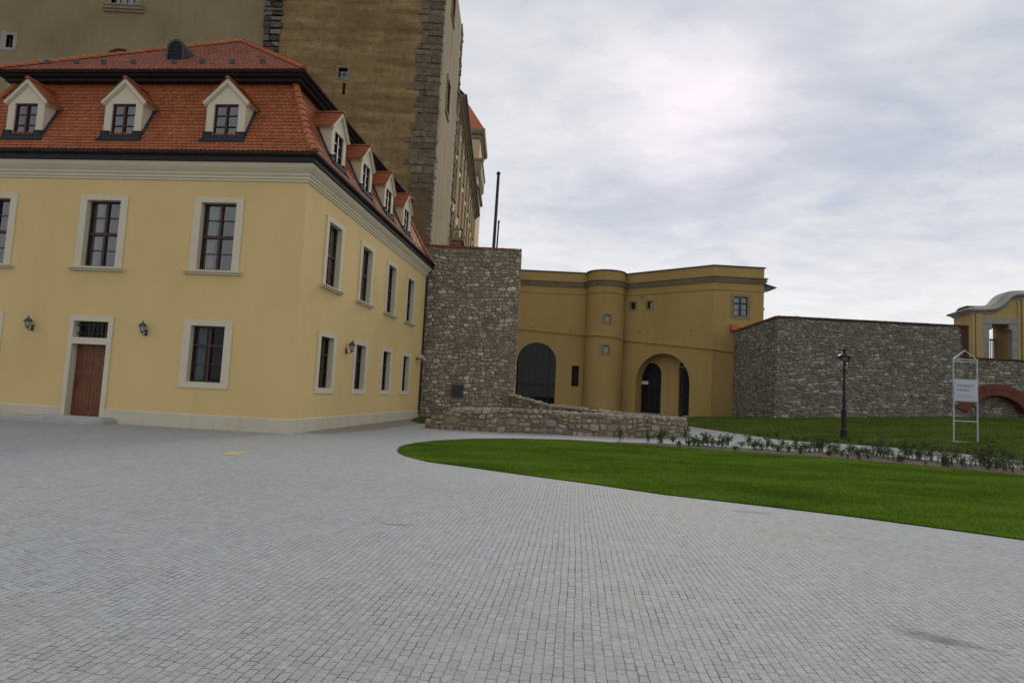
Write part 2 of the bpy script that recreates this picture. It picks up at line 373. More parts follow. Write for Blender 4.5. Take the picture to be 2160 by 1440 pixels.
# ------------------------------------------------------------------ windows (local frame: x right seen from outside, y inwards, z up, origin bottom centre of the opening)
def win_meshes(key, w, h, cols, rows, sw, st, sb, sill=None, frame_m='sash', sur_m='cream', depth=.22, fw=.055, curtains=True, bars=.028, glass='glass'):
    D = {}
    f = MB(); y0, y1 = depth - .05, depth + .02
    f.box(-w/2, w/2, y0, y1, h - fw, h); f.box(-w/2, w/2, y0, y1, 0, fw)
    f.box(-w/2, -w/2 + fw, y0 + .002, y1 - .002, fw, h - fw); f.box(w/2 - fw, w/2, y0 + .002, y1 - .002, fw, h - fw)
    for c in range(1, cols):
        x = -w/2 + w * c / cols; k = fw * .8
        f.box(x - k, x + k, y0 - .012, y1 - .004, fw, h - fw)
    for r in rows:
        z, k = (r if isinstance(r, tuple) else (r, bars / 2)); f.box(-w/2 + fw, w/2 - fw, y0 - (.022 if k > bars else -.01), y1 - .008, z * h - k, z * h + k)
    D['frame'] = f.mesh('window', MT[frame_m])
    p = MB(); p.add([(-w/2 + .02, depth, .02), (w/2 - .02, depth, .02), (w/2 - .02, depth, h - .02), (-w/2 + .02, depth, h - .02)], [(0, 1, 2, 3)])
    D['pane'] = p.mesh('pane', MT[glass])
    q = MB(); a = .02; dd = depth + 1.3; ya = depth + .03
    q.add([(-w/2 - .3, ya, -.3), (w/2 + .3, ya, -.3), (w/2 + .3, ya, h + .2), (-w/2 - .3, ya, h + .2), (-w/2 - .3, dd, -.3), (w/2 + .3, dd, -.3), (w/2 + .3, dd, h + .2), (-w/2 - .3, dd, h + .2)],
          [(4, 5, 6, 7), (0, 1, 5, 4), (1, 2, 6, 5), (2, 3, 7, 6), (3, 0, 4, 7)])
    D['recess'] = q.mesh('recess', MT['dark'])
    if curtains:
        c = MB()
        for (xa, xb) in ((-w/2 - .02, -w/2 + w * .30), (w/2 - w * .13, w/2 + .02)):
            vs = []; n = 22
            for i in range(n + 1):
                x = xa + (xb - xa) * i / n; y = depth + .14 + .022 * math.sin(i * 1.9) + .012 * math.sin(i * .8)
                vs += [(x, y, 0.), (x, y, h)]
            c.add(vs, [(2*i, 2*i + 2, 2*i + 3, 2*i + 1) for i in range(n)])
        D['curtain'] = c.mesh('curtain', MT['curtain'])
    s = MB(); yf = -.035
    s.box(-w/2 - sw, w/2 + sw, yf, depth + .03, h, h + st)
    if sb: s.box(-w/2 - sw, w/2 + sw, yf, depth + .03, -sb, 0)
    s.box(-w/2 - sw, -w/2, yf, depth + .03, 0, h); s.box(w/2, w/2 + sw, yf, depth + .03, 0, h)
    # thin raised outer edge
    D['surround'] = s.mesh('surround', MT[sur_m])
    if sill:
        hw, zb, zt, out = sill
        k = MB()
        prof = [(.05, zb), (-out * .45, zb), (-out * .62, zb + (zt - zb) * .4), (-out * .95, zb + (zt - zb) * .6), (-out, zt - .015), (-out + .02, zt), (.20, zt + .008)]
        k.sweep([[(-hw, y, z) for y, z in prof], [(hw, y, z) for y, z in prof]])
        D['sill'] = k.mesh('sill', MT[sur_m])
    return D
def place_win(D, parent, loc, rz=0., name='window'):
    w = link(name, D['frame'], parent, loc, rz)
    for k in ('surround', 'sill', 'pane', 'curtain', 'recess'):
        if k in D: link(k, D[k], w)
    return w

def rect_wall(mb, u0, u1, v0, v1, holes, fn, mi=0):
    us = sorted({u0, u1, *[h[0] for h in holes], *[h[1] for h in holes]}); vs_ = sorted({v0, v1, *[h[2] for h in holes], *[h[3] for h in holes]})
    for i in range(len(us) - 1):
        for j in range(len(vs_) - 1):
            uc, vc = (us[i] + us[i+1]) / 2, (vs_[j] + vs_[j+1]) / 2
            if any(h[0] < uc < h[1] and h[2] < vc < h[3] for h in holes): continue
            mb.add([fn(us[i], vs_[j]), fn(us[i+1], vs_[j]), fn(us[i+1], vs_[j+1]), fn(us[i], vs_[j+1])], [(0, 1, 2, 3)], mi)

# ------------------------------------------------------------------ THE HOUSE
HC = (-7.102, 20.757, 0); W, HL = 13.9, 17.0
house = empty('house', HC, YAW)
tag(house, 'yellow two-storey house with red mansard roof, dormers and cream window surrounds', 'house')
UX = [-3.05, -7.25, -11.42]; UY = [2.65, 6.35, 10.08, 13.65]
DU = win_meshes('U', 1.25, 2.31, 2, [(.5, .05), .25, .75], .26, .19, .02, (1.0, -.165, -.045, .17), bars=.03)
DG = win_meshes('G', 1.20, 1.87, 2, [(.655, .04), .33], .27, .19, .20, None, bars=.028, glass='glassdarkrefl')
zU, zG = 5.29, 1.53
wall = MB()
hf = [(x - .75, x + .75, zU - .02, zU + 2.4) for x in UX] + [(x - .7, x + .7, zG - .1, zG + 1.95) for x in (UX[0], UX[2])] + [(-8.0, -6.5, -.2, 3.48)]
rect_wall(wall, -W, 0, -.3, 8.5, hf, lambda u, v: (u, 0, v))
hr = [(y - .75, y + .75, zU - .02, zU + 2.4) for y in UY] + [(y - .7, y + .7, zG - .1, zG + 1.95) for y in UY]
rect_wall(wall, 0, HL, -.3, 8.5, hr, lambda u, v: (0, u, v))
rect_wall(wall, 0, HL, -.3, 8.5, [], lambda u, v: (-W, u, v)); rect_wall(wall, -W, 0, -.3, 8.5, [], lambda u, v: (u, HL, v))
wall.build('wall', MT['yellow'], house)
for x in UX: place_win(DU, house, (x, 0, zU))
for x in (UX[0], UX[2]): place_win(DG, house, (x, 0, zG))
for y in UY:
    place_win(DU, house, (0, y, zU), PI/2); place_win(DG, house, (0, y, zG), PI/2)
def ring(o, z): return [(-W - o, -o, z), (o, -o, z), (o, HL + o, z), (-W - o, HL + o, z)]
def sweep_rect(prof, name, mat, closed=True, parent=house):
    mb = MB(); n = len(prof)
    vs = [p for (o, z) in prof for p in ring(o, z)]; fs = []
    for i in range(n if closed else n - 1):
        j = (i + 1) % n
        for k in range(4): fs.append((i*4 + k, i*4 + (k+1) % 4, j*4 + (k+1) % 4, j*4 + k))
    mb.add(vs, fs); return mb.build(name, mat, parent)
# plinth in two runs so that the door stands clear
pl = MB()
pp = [(.04, -.3), (.04, .44), (.015, .475), (-.05, .475)]
def prun(p, q, oa, ob):
    r0 = []; r1 = []
    for o, z in pp: r0.append(p(o, z)); r1.append(q(o, z))
    pl.sweep([r0, r1], False)
prun(lambda o, z: (-6.44, -o, z), lambda o, z: (o, -o, z), 0, 0); prun(lambda o, z: (o, -o, z), lambda o, z: (o, HL + o, z), 0, 0)
prun(lambda o, z: (-W - o, -o, z), lambda o, z: (-8.06, -o, z), 0, 0); prun(lambda o, z: (-W - o, HL + o, z), lambda o, z: (-W - o, -o, z), 0, 0)
pl.build('plinth', MT['plinthm'], house)
sweep_rect([(-.1, 8.36), (.035, 8.36), (.035, 8.43), (.075, 8.45), (.075, 8.50), (.045, 8.52), (.10, 8.58), (.10, 8.62), (.07, 8.635), (.13, 8.70), (.21, 8.80), (.25, 8.88), (.25, 8.94), (-.1, 8.95)], 'cornice', MT['cream'])
sweep_rect([(-.1, 8.95), (.31, 8.945), (.315, 8.965), (.28, 9.16), (-.1, 9.2)], 'eaves_flashing', MT['slate'])
gp = [(.32 + .085 * math.cos(a), 9.235 + .085 * math.sin(a)) for a in [PI + i * PI / 8 for i in range(9)]]
sweep_rect([(o, z) for o, z in gp] + [(.40, 9.265), (.38, 9.26), (.37, 9.21), (.27, 9.21), (.26, 9.27)], 'gutter', MT['slate'])
dp_ = MB(); dp_.tube([(.33, HL + .30, 9.18), (.33, HL + .30, 9.02), (.26, HL + .22, 8.9), (.10, HL + .10, 8.72), (.07, HL - .08, 8.5), (.07, HL - .08, .2)], .05, 8); dp_.build('downpipe', MT['slate'], house)
# roofs -----------------------------------------------------------------
LP = [(-.27, 9.30), (-.10, 9.52), (.23, 10.0), (.66, 10.86), (1.11, 11.78), (1.47, 12.60)]
UPR = [(.88, 12.80), (6.93, 17.36)]
def prof_fn(P):
    seg = [math.dist(P[i], P[i+1]) for i in range(len(P) - 1)]; tot = sum(seg)
    def f(s):
        s0 = s
        for i, l in enumerate(seg):
            if s <= l or i == len(seg) - 1:
                t_ = s / l; a, c = P[i], P[i+1]
                nx, nz = -(c[1] - a[1]) / l, (c[0] - a[0]) / l
                return a[0] + (c[0] - a[0]) * t_, a[1] + (c[1] - a[1]) * t_, nx, nz
            s -= l
    return f, tot
FACES = {'front': (lambda s, i, z: (s, i, z), lambda i: (-W + i, -i)), 'right': (lambda s, i, z: (-i, s, z), lambda i: (i, HL - i)),
         'back': (lambda s, i, z: (s, HL - i, z), lambda i: (-W + i, -i)), 'left': (lambda s, i, z: (-W + i, s, z), lambda i: (i, HL - i))}
def tile_face(mb, P, face, tw, ex, lf0=.043, sc=.062):
    f, tot = prof_fn(P); fn, lim = FACES[face]; n = int(tot / ex)
    for j in range(n):
        s0 = j * ex; st = min(tot, s0 + ex * 1.55)
        lo, hi = lim(f(s0)[0])
        k0 = int(lo / tw) - 2; k1 = int(hi / tw) + 2
        for k in range(k0, k1):
            a = k * tw + (tw / 2 if j % 2 else 0); c = a + tw - .006
            if c < lo or a > hi: continue
            ja = random.uniform(-.004, .004); lift = lf0 + random.uniform(-.004, .006)
            def pt(u, s, l):
                i, z, nx, nz = f(max(0, s)); i += nx * l; z += nz * l
                l0, h0 = lim(i); return fn(min(max(u, l0), h0), i, z)
            arc = [(0, sc), (.16, sc * .32), (.5, 0), (.84, sc * .32), (1, sc)]
            top = [pt(a, st, .004), pt(c, st, .004)]
            bot = [pt(a + (c - a) * q, s0 + ja + d * ex / .17, lift) for q, d in arc]; lip = [pt(a + (c - a) * q, s0 + ja + d * ex / .17 + .004, lift - .038) for q, d in arc]
            vs = top + bot + lip
            fs = [(0, 2, 3, 4, 5, 6, 1)] + [(2 + q, 7 + q, 8 + q, 3 + q) for q in range(4)]
            mb.add(vs, fs)
def under(mb, P, mi=0):
    n = len(P); vs = [p for (i, z) in P for p in ring(-i, z)]
    for j in range(n - 1):
        pass
    fs = []
    for i in range(n - 1):
        for k in range(4): fs.append((i*4 + k, i*4 + (k+1) % 4, (i+1)*4 + (k+1) % 4, (i+1)*4 + k))
    mb.add(vs, fs, mi)
low = MB(); tile_face(low, LP, 'front', .17, .178); tile_face(low, LP, 'right', .17, .178); tile_face(low, LP, 'left', .17, .178)
n_t = len(low.f)
under(low, LP, 1)
lowroof = low.build('lower_roof', [MT['tile'], MT['roofbase']], house)
upr = MB(); tile_face(upr, UPR, 'front', .185, .165, .018, .03); tile_face(upr, UPR, 'right', .185, .165, .018, .03)
vs = ring(-.88, 12.80) + [(-W/2, 6.93, 17.36), (-W/2, HL - 6.93, 17.36)]
upr.add(vs, [(0, 1, 4), (1, 2, 5, 4), (2, 3, 5), (3, 0, 4, 5)], 1)
upr.build('upper_roof', [MT['tileup'], MT['roofbase']], house)
# upper eaves: boxed soffit and gutter
sweep_rect([(-1.45, 12.5), (-1.18, 12.46), (-1.12, 12.47), (-1.12, 12.58), (-.98, 12.60), (-.95, 12.62), (-.95, 12.78), (-1.3, 12.82)], 'upper_eaves', MT['slate'])
gp = [(-.90 + .07 * math.cos(a), 12.745 + .07 * math.sin(a)) for a in [PI + i * PI / 8 for i in range(9)]]
sweep_rect(gp + [(-.845, 12.75), (-.86, 12.70), (-.94, 12.70), (-.955, 12.75)], 'upper_gutter', MT['slate'])
# hip and ridge tiles
hip = MB()
def ridge_run(fpos, n, r):
    for k in range(n):
        p, q = Vector(fpos(k / n)), Vector(fpos(min(1, (k + 1.12) / n)))
        d = (q - p).normalized(); a = d.cross(Vector((0, 0, 1))).normalized(); c = a.cross(d).normalized()
        vs = []
        for (o, rr) in ((p + c * .028, r * 1.08), (q, r * .92)):
            for i in range(9):
                th = -.25 + (PI + .5) * i / 8; vs.append(o + (a * math.cos(th) + c * math.sin(th)) * rr)
        fs = [(i, i + 1, 10 + i, 9 + i) for i in range(8)] + [tuple(range(9))]
        hip.add(vs, fs)
fL, totL = prof_fn(LP); fU, totU = prof_fn(UPR)
for cx, cy, sx, sy in ((0, 0, -1, 1), (-W, 0, 1, 1), (0, HL, -1, -1)):
    ridge_run(lambda t_: (lambda q: (cx + sx * q[0], cy + sy * q[0], q[1] + .01))(fL(t_ * totL)), 12, .12)
for cx, cy, sx, sy in ((0, 0, -1, 1), (-W, 0, 1, 1), (0, HL, -1, -1), (-W, HL, 1, -1)):
    ridge_run(lambda t_: (cx + sx * (.88 + t_ * 6.05), cy + sy * (.88 + t_ * 6.05), 12.81 + t_ * 4.56), 27, .11)
ridge_run(lambda t_: (-W/2, 6.93 + t_ * (HL - 13.86), 17.37), 8, .12)
hip.build('ridge_tiles', MT['ridge'], house)
# dormers -----------------------------------------------------------------
DM = {}
def dormer_meshes():
    hw, hz, ap, ov = .71, 1.40, 2.16, .16    # half width, wall top, apex height, roof overhang; origin at base centre of the front
    def back(z):   # how far back (y) the mansard face is at height z above the dormer base (base z=9.88, y=.16)
        Z = 9.88 + z
        for i in range(len(LP) - 1):
            if LP[i][1] <= Z <= LP[i+1][1]:
                return LP[i][0] + (LP[i+1][0] - LP[i][0]) * (Z - LP[i][1]) / (LP[i+1][1] - LP[i][1]) - .16 + .05
        return LP[-1][0] - .16 + .1
    f = MB(); ww, w0, w1 = .44, .06, 1.26
    # front skin with a hole
    P = lambda x, z: (x, 0, z)
    f.add([P(-hw, 0), P(-ww, 0), P(-ww, hz), P(-hw, hz)], [(0, 1, 2, 3)]); f.add([P(ww, 0), P(hw, 0), P(hw, hz), P(ww, hz)], [(0, 1, 2, 3)])
    f.add([P(-ww, w1), P(ww, w1), P(ww, hz), P(-ww, hz)], [(0, 1, 2, 3)]); f.add([P(-hw, hz), P(hw, hz), P(0, ap - .06)], [(0, 1, 2)])
    dpt = .14
    f.add([P(-ww, 0), (-ww, dpt, 0), (-ww, dpt, w1), P(-ww, w1), P(ww, 0), (ww, dpt, 0), (ww, dpt, w1), P(ww, w1)], [(0, 1, 2, 3), (4, 5, 6, 7), (3, 2, 6, 7)])
    for sx in (-1, 1):
        x = sx * hw
        f.add([(x, 0, 0), (x, back(0), 0), (x, back(hz * .5), hz * .5), (x, back(hz), hz), (x, 0, hz)], [(0, 1, 2, 3, 4)])
    DM['dormer'] = f.mesh('dormer', MT['cream'])
    b_ = MB()
    for sx in (-1, 1):   # raking board under the roof edge
        e = (sx * (hw + ov), -.07, hz - .10); a_ = (0, -.07, ap)
        for (d0, d1, y0, y1) in ((0, .11, -.08, .04), (.11, .15, -.05, .04)):
            n_ = Vector((sx * (ap - hz + .1), 0, hw + ov)).normalized()
            p0 = Vector(e) - n_ * d0; p1 = Vector(a_) - n_ * d0; p2 = Vector(a_) - n_ * d1; p3 = Vector(e) - n_ * d1
            k = abs(p1.x / max(1e-6, abs(p1.x))) if False else 0
            # keep on own side of the ridge line
            def cl(p, q):
                if sx * p.x < 0:
                    t_ = (0 - q.x) / (p.x - q.x); return q + (p - q) * t_
                return p
            p1 = cl(p1, p0); p2 = cl(p2, p3)
            vs = [Vector((p.x, y, p.z)) for y in (y0, y1) for p in (p0, p1, p2, p3)]
            b_.add(vs, [(0, 1, 2, 3), (7, 6, 5, 4), (0, 4, 5, 1), (1, 5, 6, 2), (2, 6, 7, 3), (3, 7, 4, 0)])
        # eaves board along the cheek
        x0 = sx * (hw + ov - .01)
        y1 = back(hz - .1) + .03
        b_.add([(sx * hw, .04, hz - .14), (x0, .04, hz - .12), (x0, y1, hz - .12), (sx * hw, y1, hz - .14), (sx * hw, .04, hz), (x0, .04, hz - .075), (x0, y1, hz - .075), (sx * hw, y1, hz)],
               [(0, 1, 2, 3), (0, 1, 5, 4), (1, 2, 6, 5), (2, 3, 7, 6)])
    DM['bargeboard'] = b_.mesh('bargeboard', MT['cream'])
    r = MB()
    for sx in (-1, 1):
        sl = math.dist((0, ap), (hw + ov, hz - .10)); n = 7; ex = sl / n
        nn = Vector((sx * (ap - hz + .1), 0, hw + ov)).normalized()
        for j in range(n):
            t0, t1 = j / n, min(1, (j + 1.35) / n)
            def pp_(t_, l): return Vector((sx * (hw + ov) * (1 - t_), 0, hz - .10 + (ap - hz + .10) * t_)) + nn * l
            zt = hz - .10 + (ap - hz + .1) * t0
            yb = back(zt) + .06; k = max(2, int((yb + .10) / .16)); 
            for i in range(k):
                ya, yc = -.10 + (yb + .10) * i / k, -.10 + (yb + .10) * (i + 1) / k - .005
                lf = .04 + random.uniform(-.003, .004)
                a_, c_, d_ = pp_(t0 - .02, lf), pp_(t1, .012), pp_(t0 - .02, .006)
                e_ = pp_(t1, .006)
                r.add([(a_.x, ya, a_.z), (a_.x, yc, a_.z), (c_.x, yc, c_.z), (c_.x, ya, c_.z), (d_.x, ya, d_.z), (d_.x, yc, d_.z), (e_.x, ya, e_.z), (e_.x, yc, e_.z)], [(0, 1, 2, 3), (0, 4, 5, 1), (0, 3, 6, 4), (1, 5, 7, 2)])
    yb = back(ap) + .05
    for i in range(4):
        ya, yc = -.12 + (yb + .12) * i / 4, -.12 + (yb + .12) * (i + 1.06) / 4
        vs = []
        for y, rr in ((ya, .085), (yc, .075)):
            for q in range(7):
                th = PI * q / 6; vs.append((rr * math.cos(th), y, ap - .01 + rr * math.sin(th)))
        r.add(vs, [(q, q + 1, 8 + q, 7 + q) for q in range(6)] + [tuple(range(7))])
    DM['dormer_roof'] = r.mesh('dormer_roof', MT['tile'])
    g = MB()
    for sx in (-1, 1):
        # strip of flashing up the cheek and apron blocks at the feet
        zs = [0, .35, .7, 1.05, hz - .06]
        q0 = []; 
        for i in range(len(zs) - 1):
            za, zb = zs[i], zs[i+1]; o = hw + .012
            A, B = back(za), back(zb)
            g.add([(sx * o, A - .17, za - .02), (sx * (o + .12), A - .02, za - .02), (sx * (o + .12), B - .02, zb), (sx * o, B - .17, zb)], [(0, 1, 2, 3)])
        x0, x1 = sorted((sx * (ww + .005), sx * (hw + .05)))
        g.box(x0, x1, -.07, .10, -.06, .22); g.box(x0 - .01, x1 + .01, -.082, .10, .22, .245)
    g.box(-ww, ww, -.09, .06, -.06, .115); g.add([(-hw - .12, -.19, -.10), (hw + .12, -.19, -.10), (hw + .12, .0, .05), (-hw - .12, .0, .05), (-hw - .12, -.17, -.16), (hw + .12, -.17, -.16)], [(0, 1, 2, 3), (0, 4, 5, 1)])
    DM['flashing'] = g.mesh('flashing', MT['flashdark'])
    wn = win_meshes('D', .88, 1.20, 2, [.35, .68], .01, .01, 0, None, depth=.10, fw=.042, curtains=False, bars=.035)
    DM['window'] = wn['frame']; DM['pane'] = wn['pane']
    q = MB(); q.box(-.5, .5, .15, .9, .05, 1.3); DM['recess'] = q.mesh('recess', MT['dark'])
    DM['w0'] = w0
dormer_meshes()
def place_dormer(loc, rz):
    d = link('dormer', DM['dormer'], house, loc, rz)
    for k in ('bargeboard', 'dormer_roof', 'flashing'): link(k, DM[k], d)
    link('window_frame', DM['window'], d, (0, 0, DM['w0'])); link('pane', DM['pane'], d, (0, 0, DM['w0'])); link('recess', DM['recess'], d)
for x in (-3.22, -7.03, -10.8): place_dormer((x, .16, 9.88), 0)
for y in (2.75, 5.98, 9.27, 12.55): place_dormer((-.16, y, 9.88), PI/2)
# louvred vent on the upper roof
vd = MB(); vy = 2.55; vz = 12.8 + (vy - .88) * .7537; vx = None
P = on_plane(368, 128, np.array(HC) + vy * np.array([-math.sin(YAW), math.cos(YAW), 0]), np.array([-math.sin(YAW), math.cos(YAW), 0])) - np.array(HC)
vx = float(P @ np.array([math.cos(YAW), math.sin(YAW), 0])); vz = 12.8 + (vy - .88) * .7537
def arch_pts(r, hgt, n=14):
    return [(-r, 0)] + [(-r, hgt - r + .0)] + [(-r * math.cos(PI * i / n), hgt - r + r * math.sin(PI * i / n)) for i in range(1, n)] + [(r, hgt - r), (r, 0)]
rf = arch_pts(.37, .92); rr_ = []
for (x, z) in rf: rr_.append((x, z))
front_ring = [(x, 0, z) for x, z in rf]
back_ring = [(x * .55, .35 + z * 1.33, z * .98) for x, z in rf]
vd.sweep([front_ring, back_ring], False, cap=False)
inner = [(x * .80, -.01, .03 + z * .86) for x, z in rf]; fr2 = [(x, -.015, z) for x, z in rf]
vd.sweep([fr2, inner], False, cap=False)
vent = vd.build('roof_vent', MT['flash'], house); vent.location = (vx, vy, vz - .05)
lv = MB(); lv.add([(x * .8, .05, .03 + z * .86) for x, z in rf], [tuple(range(len(rf)))], 1)
for k in range(13):
    z = .08 + k * .055; h_ = .29 * (1 if z < .5 else math.sqrt(max(.02, 1 - ((z - .5) / .33) ** 2))); lv.add([(-h_, -.005, z), (h_, -.005, z), (h_, .02, z + .03), (-h_, .02, z + .03)], [(0, 1, 2, 3)])
lv.build('louvre', [MT['flash'], MT['dark']], vent)
# snow guards
sg = MB(); sg.box(-.10, .10, -.015, .015, .02, .17); sg.box(-.03, .03, -.01, .25, .0, .03); sg.add([(-.10, 0, .02), (.10, 0, .02), (.03, 0, -.05), (-.03, 0, -.05)], [(0, 1, 2, 3)])
sgm = sg.mesh('snow_guard', MT['flash'])
sy = 1.75; n_ = np.array([-math.sin(YAW), math.cos(YAW), 0]); e_ = np.array([math.cos(YAW), math.sin(YAW), 0])
for px in (98, 160, 218, 280, 366, 425, 489, 553):
    P = on_plane(px, 138, np.array(HC) + sy * n_, n_) - np.array(HC)
    link('snow_guard', sgm, house, (float(P @ e_), sy, 12.82 + (sy - .88) * .7537))
# door, fanlight, surround
ds = MB()
ds.box(-8.05, -6.44, -.045, .30, 3.39, 3.585); ds.box(-7.88, -6.61, -.045, .30, 2.61, 2.83)
ds.box(-8.05, -7.88, -.045, .30, .0, 3.39); ds.box(-6.61, -6.44, -.045, .30, .0, 3.39)
ds.build('door_surround', MT['cream'], house)
dr = MB(); x0, x1, z0, z1 = -7.88, -6.61, .20, 2.61
fwd = .12
dr.box(x0, x1, .255, .30, z0, z1)
for (a, c, e, g_) in ((x0, x1, z1 - fwd, z1), (x0, x1, z0, z0 + fwd + .05), (x0, x0 + fwd, z0 + fwd + .05, z1 - fwd), (x1 - fwd, x1, z0 + fwd + .05, z1 - fwd)):
    dr.box(a, c, .23, .256, e, g_)
xm = (x0 + x1) / 2
for (a, c) in ((x0 + fwd, xm - .008), (xm + .008, x1 - fwd)):
    for (e, g_) in ((z0 + .17, 1.38), (1.425, z1 - fwd)):
        k = 4
        for i in range(k):
            p, q = a + (c - a) * i / k, a + (c - a) * (i + 1) / k - .007; dr.box(p, q, .238, .257, e + .005, g_ - .005)
door = dr.build('door', MT['wood'], house)
hd = MB(); hd.box(x0 + .05, x0 + .095, .222, .231, 1.17, 1.37); hd.tube([(x0 + .07, .225, 1.29), (x0 + .07, .18, 1.29), (x0 + .19, .175, 1.285)], .011); hd.build('handle', MT['bronze'], door)
fl = MB(); fl.box(-7.88, -6.61, .24, .27, 2.83, 2.88); fl.box(-7.88, -6.61, .24, .27, 3.34, 3.39); fl.box(-7.88, -7.83, .242, .268, 2.88, 3.34); fl.box(-6.66, -6.61, .242, .268, 2.88, 3.34); fl.box(-7.265, -7.225, .242, .268, 2.88, 3.34)
fan = fl.build('fanlight', MT['sash'], house)
p = MB(); p.add([(-7.86, .255, 2.85), (-6.63, .255, 2.85), (-6.63, .255, 3.37), (-7.86, .255, 3.37)], [(0, 1, 2, 3)]); p.build('pane', MT['glassdarkrefl'], fan)
p = MB(); p.box(-7.95, -6.5, .31, 1.2, 2.75, 3.45); p.build('recess', MT['dark'], fan)
g = MB()
for z in (2.96, 3.24): g.box(-7.88, -6.61, .12, .14, z, z + .03)
for i in range(7): x = -7.72 + i * .158; g.box(x, x + .02, .118, .142, 2.83, 3.39)
g.build('grille', MT['iron'], fan)
# door step: a low rounded slab with a thinner one behind it
def slab(mb, x0, x1, yf, z0, z1, r):
    pts = [(x0, -.045), (x0, yf)]
    pts += [(x1 - r + r * math.sin(a), yf + r - r * math.cos(a)) for a in [i * PI / 16 for i in range(9)]] + [(x1, -.045)]
    mb.sweep([[(x, y, z0) for x, y in pts], [(x, y, z1 - .02) for x, y in pts], [(x + (.015 if x < -8 else -.015), y + .015, z1) for x, y in pts]])
sp = MB(); slab(sp, -9.45, -5.95, -1.05, -.1, .15, .5); slab(sp, -8.6, -6.1, -.6, .14, .20, .1); sp.build('doorstep', MT['step'], house)
# weeds at the foot of the side wall are built with the grass below

# ------------------------------------------------------------------ wall lamps and camera on the house
def to_world(x, y, z=0.):
    c, s = math.cos(YAW), math.sin(YAW); return (HC[0] + c * x - s * y, HC[1] + s * x + c * y, z)
def wall_lamp(loc, rz, mkey, label, size=1.0, flip=1):
    # local: wall plane y=0, lamp out to -y
    r = empty('wall_lamp', loc, rz); tag(r, label, 'wall lamp')
    size *= .74; r.scale = (size, size, size)
    b_ = MB(); b_.box(-.06, .06, -.03, 0, -.16, .12); b_.box(-.045, .045, -.04, -.03, -.13, .09)
    b_.build('back_plate', MT[mkey], r)
    a_ = MB(); pts = [(0, -.03, -.06), (0, -.10, -.13), (0, -.19, -.14), (0, -.26, -.10), (0, -.28, -.03)]
    a_.tube(pts, [.022, .02, .018, .018, .022]); a_.build('arm', MT[mkey], r)
    c = MB(); y = -.28
    for k in range(6):
        th = PI / 6 + k * PI / 3; p = (.075 * math.cos(th), y + .075 * math.sin(th), .0); q = (.14 * math.cos(th), y + .14 * math.sin(th), .26)
        c.tube([p, q], .009, 5)
    c.lathe([(.03, -.06), (.06, -.03), (.085, 0), (.085, .015), (.03, .02)], 6, (0, y), 0, PI / 6)
    c.build('cage', MT[mkey], r)
    g = MB(); g.lathe([(.068, .016), (.125, .255)], 6, (0, y), 0, PI / 6); g.build('lamp_glass', MT['lampglass'], r)
    h_ = MB(); h_.lathe([(.20, .245), (.205, .265), (.15, .30), (.12, .36), (.06, .39), (.045, .42), (.02, .45), (.028, .475), (.008, .52)], 6, (0, y), 0, PI / 6); h_.build('lamp_roof', MT[mkey], r)
    return r
wall_lamp(to_world(-9.42, -.003, 3.1), YAW, 'verdigris', 'green wall lantern on the yellow front, on the far-left side of the brown door')
wall_lamp(to_world(-5.24, -.003, 3.1), YAW, 'verdigris', 'green wall lantern on the yellow front between the brown door and the ground-floor window')
wall_lamp(to_world(.003, 4.62, 3.06), YAW + PI/2, 'bronze', 'dark wall lantern on the side wall of the yellow house between two ground-floor windows', 1.15)
cm = empty('security_camera', to_world(0, 15.95, 3.42), YAW + PI/2); tag(cm, 'white security camera on a bracket at the far end of the yellow side wall', 'security camera')
b_ = MB(); b_.box(-.06, .06, -.03, 0, -.08, .08); b_.tube([(0, -.03, 0), (0, -.30, .0), (0, -.33, .09)], .025, 8); b_.build('bracket', MT['bronze'], cm)
b_ = MB(); b_.hexa([(-.42, -.42, .06), (.42, -.42, -.10), (.42, -.25, -.10), (-.42, -.25, .06), (-.42, -.42, .20), (.42, -.42, .04), (.42, -.25, .04), (-.42, -.25, .20)])
b_.hexa([(-.46, -.44, .212), (.50, -.44, .03), (.50, -.23, .03), (-.46, -.23, .212), (-.46, -.44, .226), (.50, -.44, .044), (.50, -.23, .044), (-.46, -.23, .226)]); b_.build('housing', MT['camwhite'], cm)
b_ = MB(); b_.box(.421, .43, -.39, -.28, -.085, .02); b_.build('lens', MT['dark'], cm)

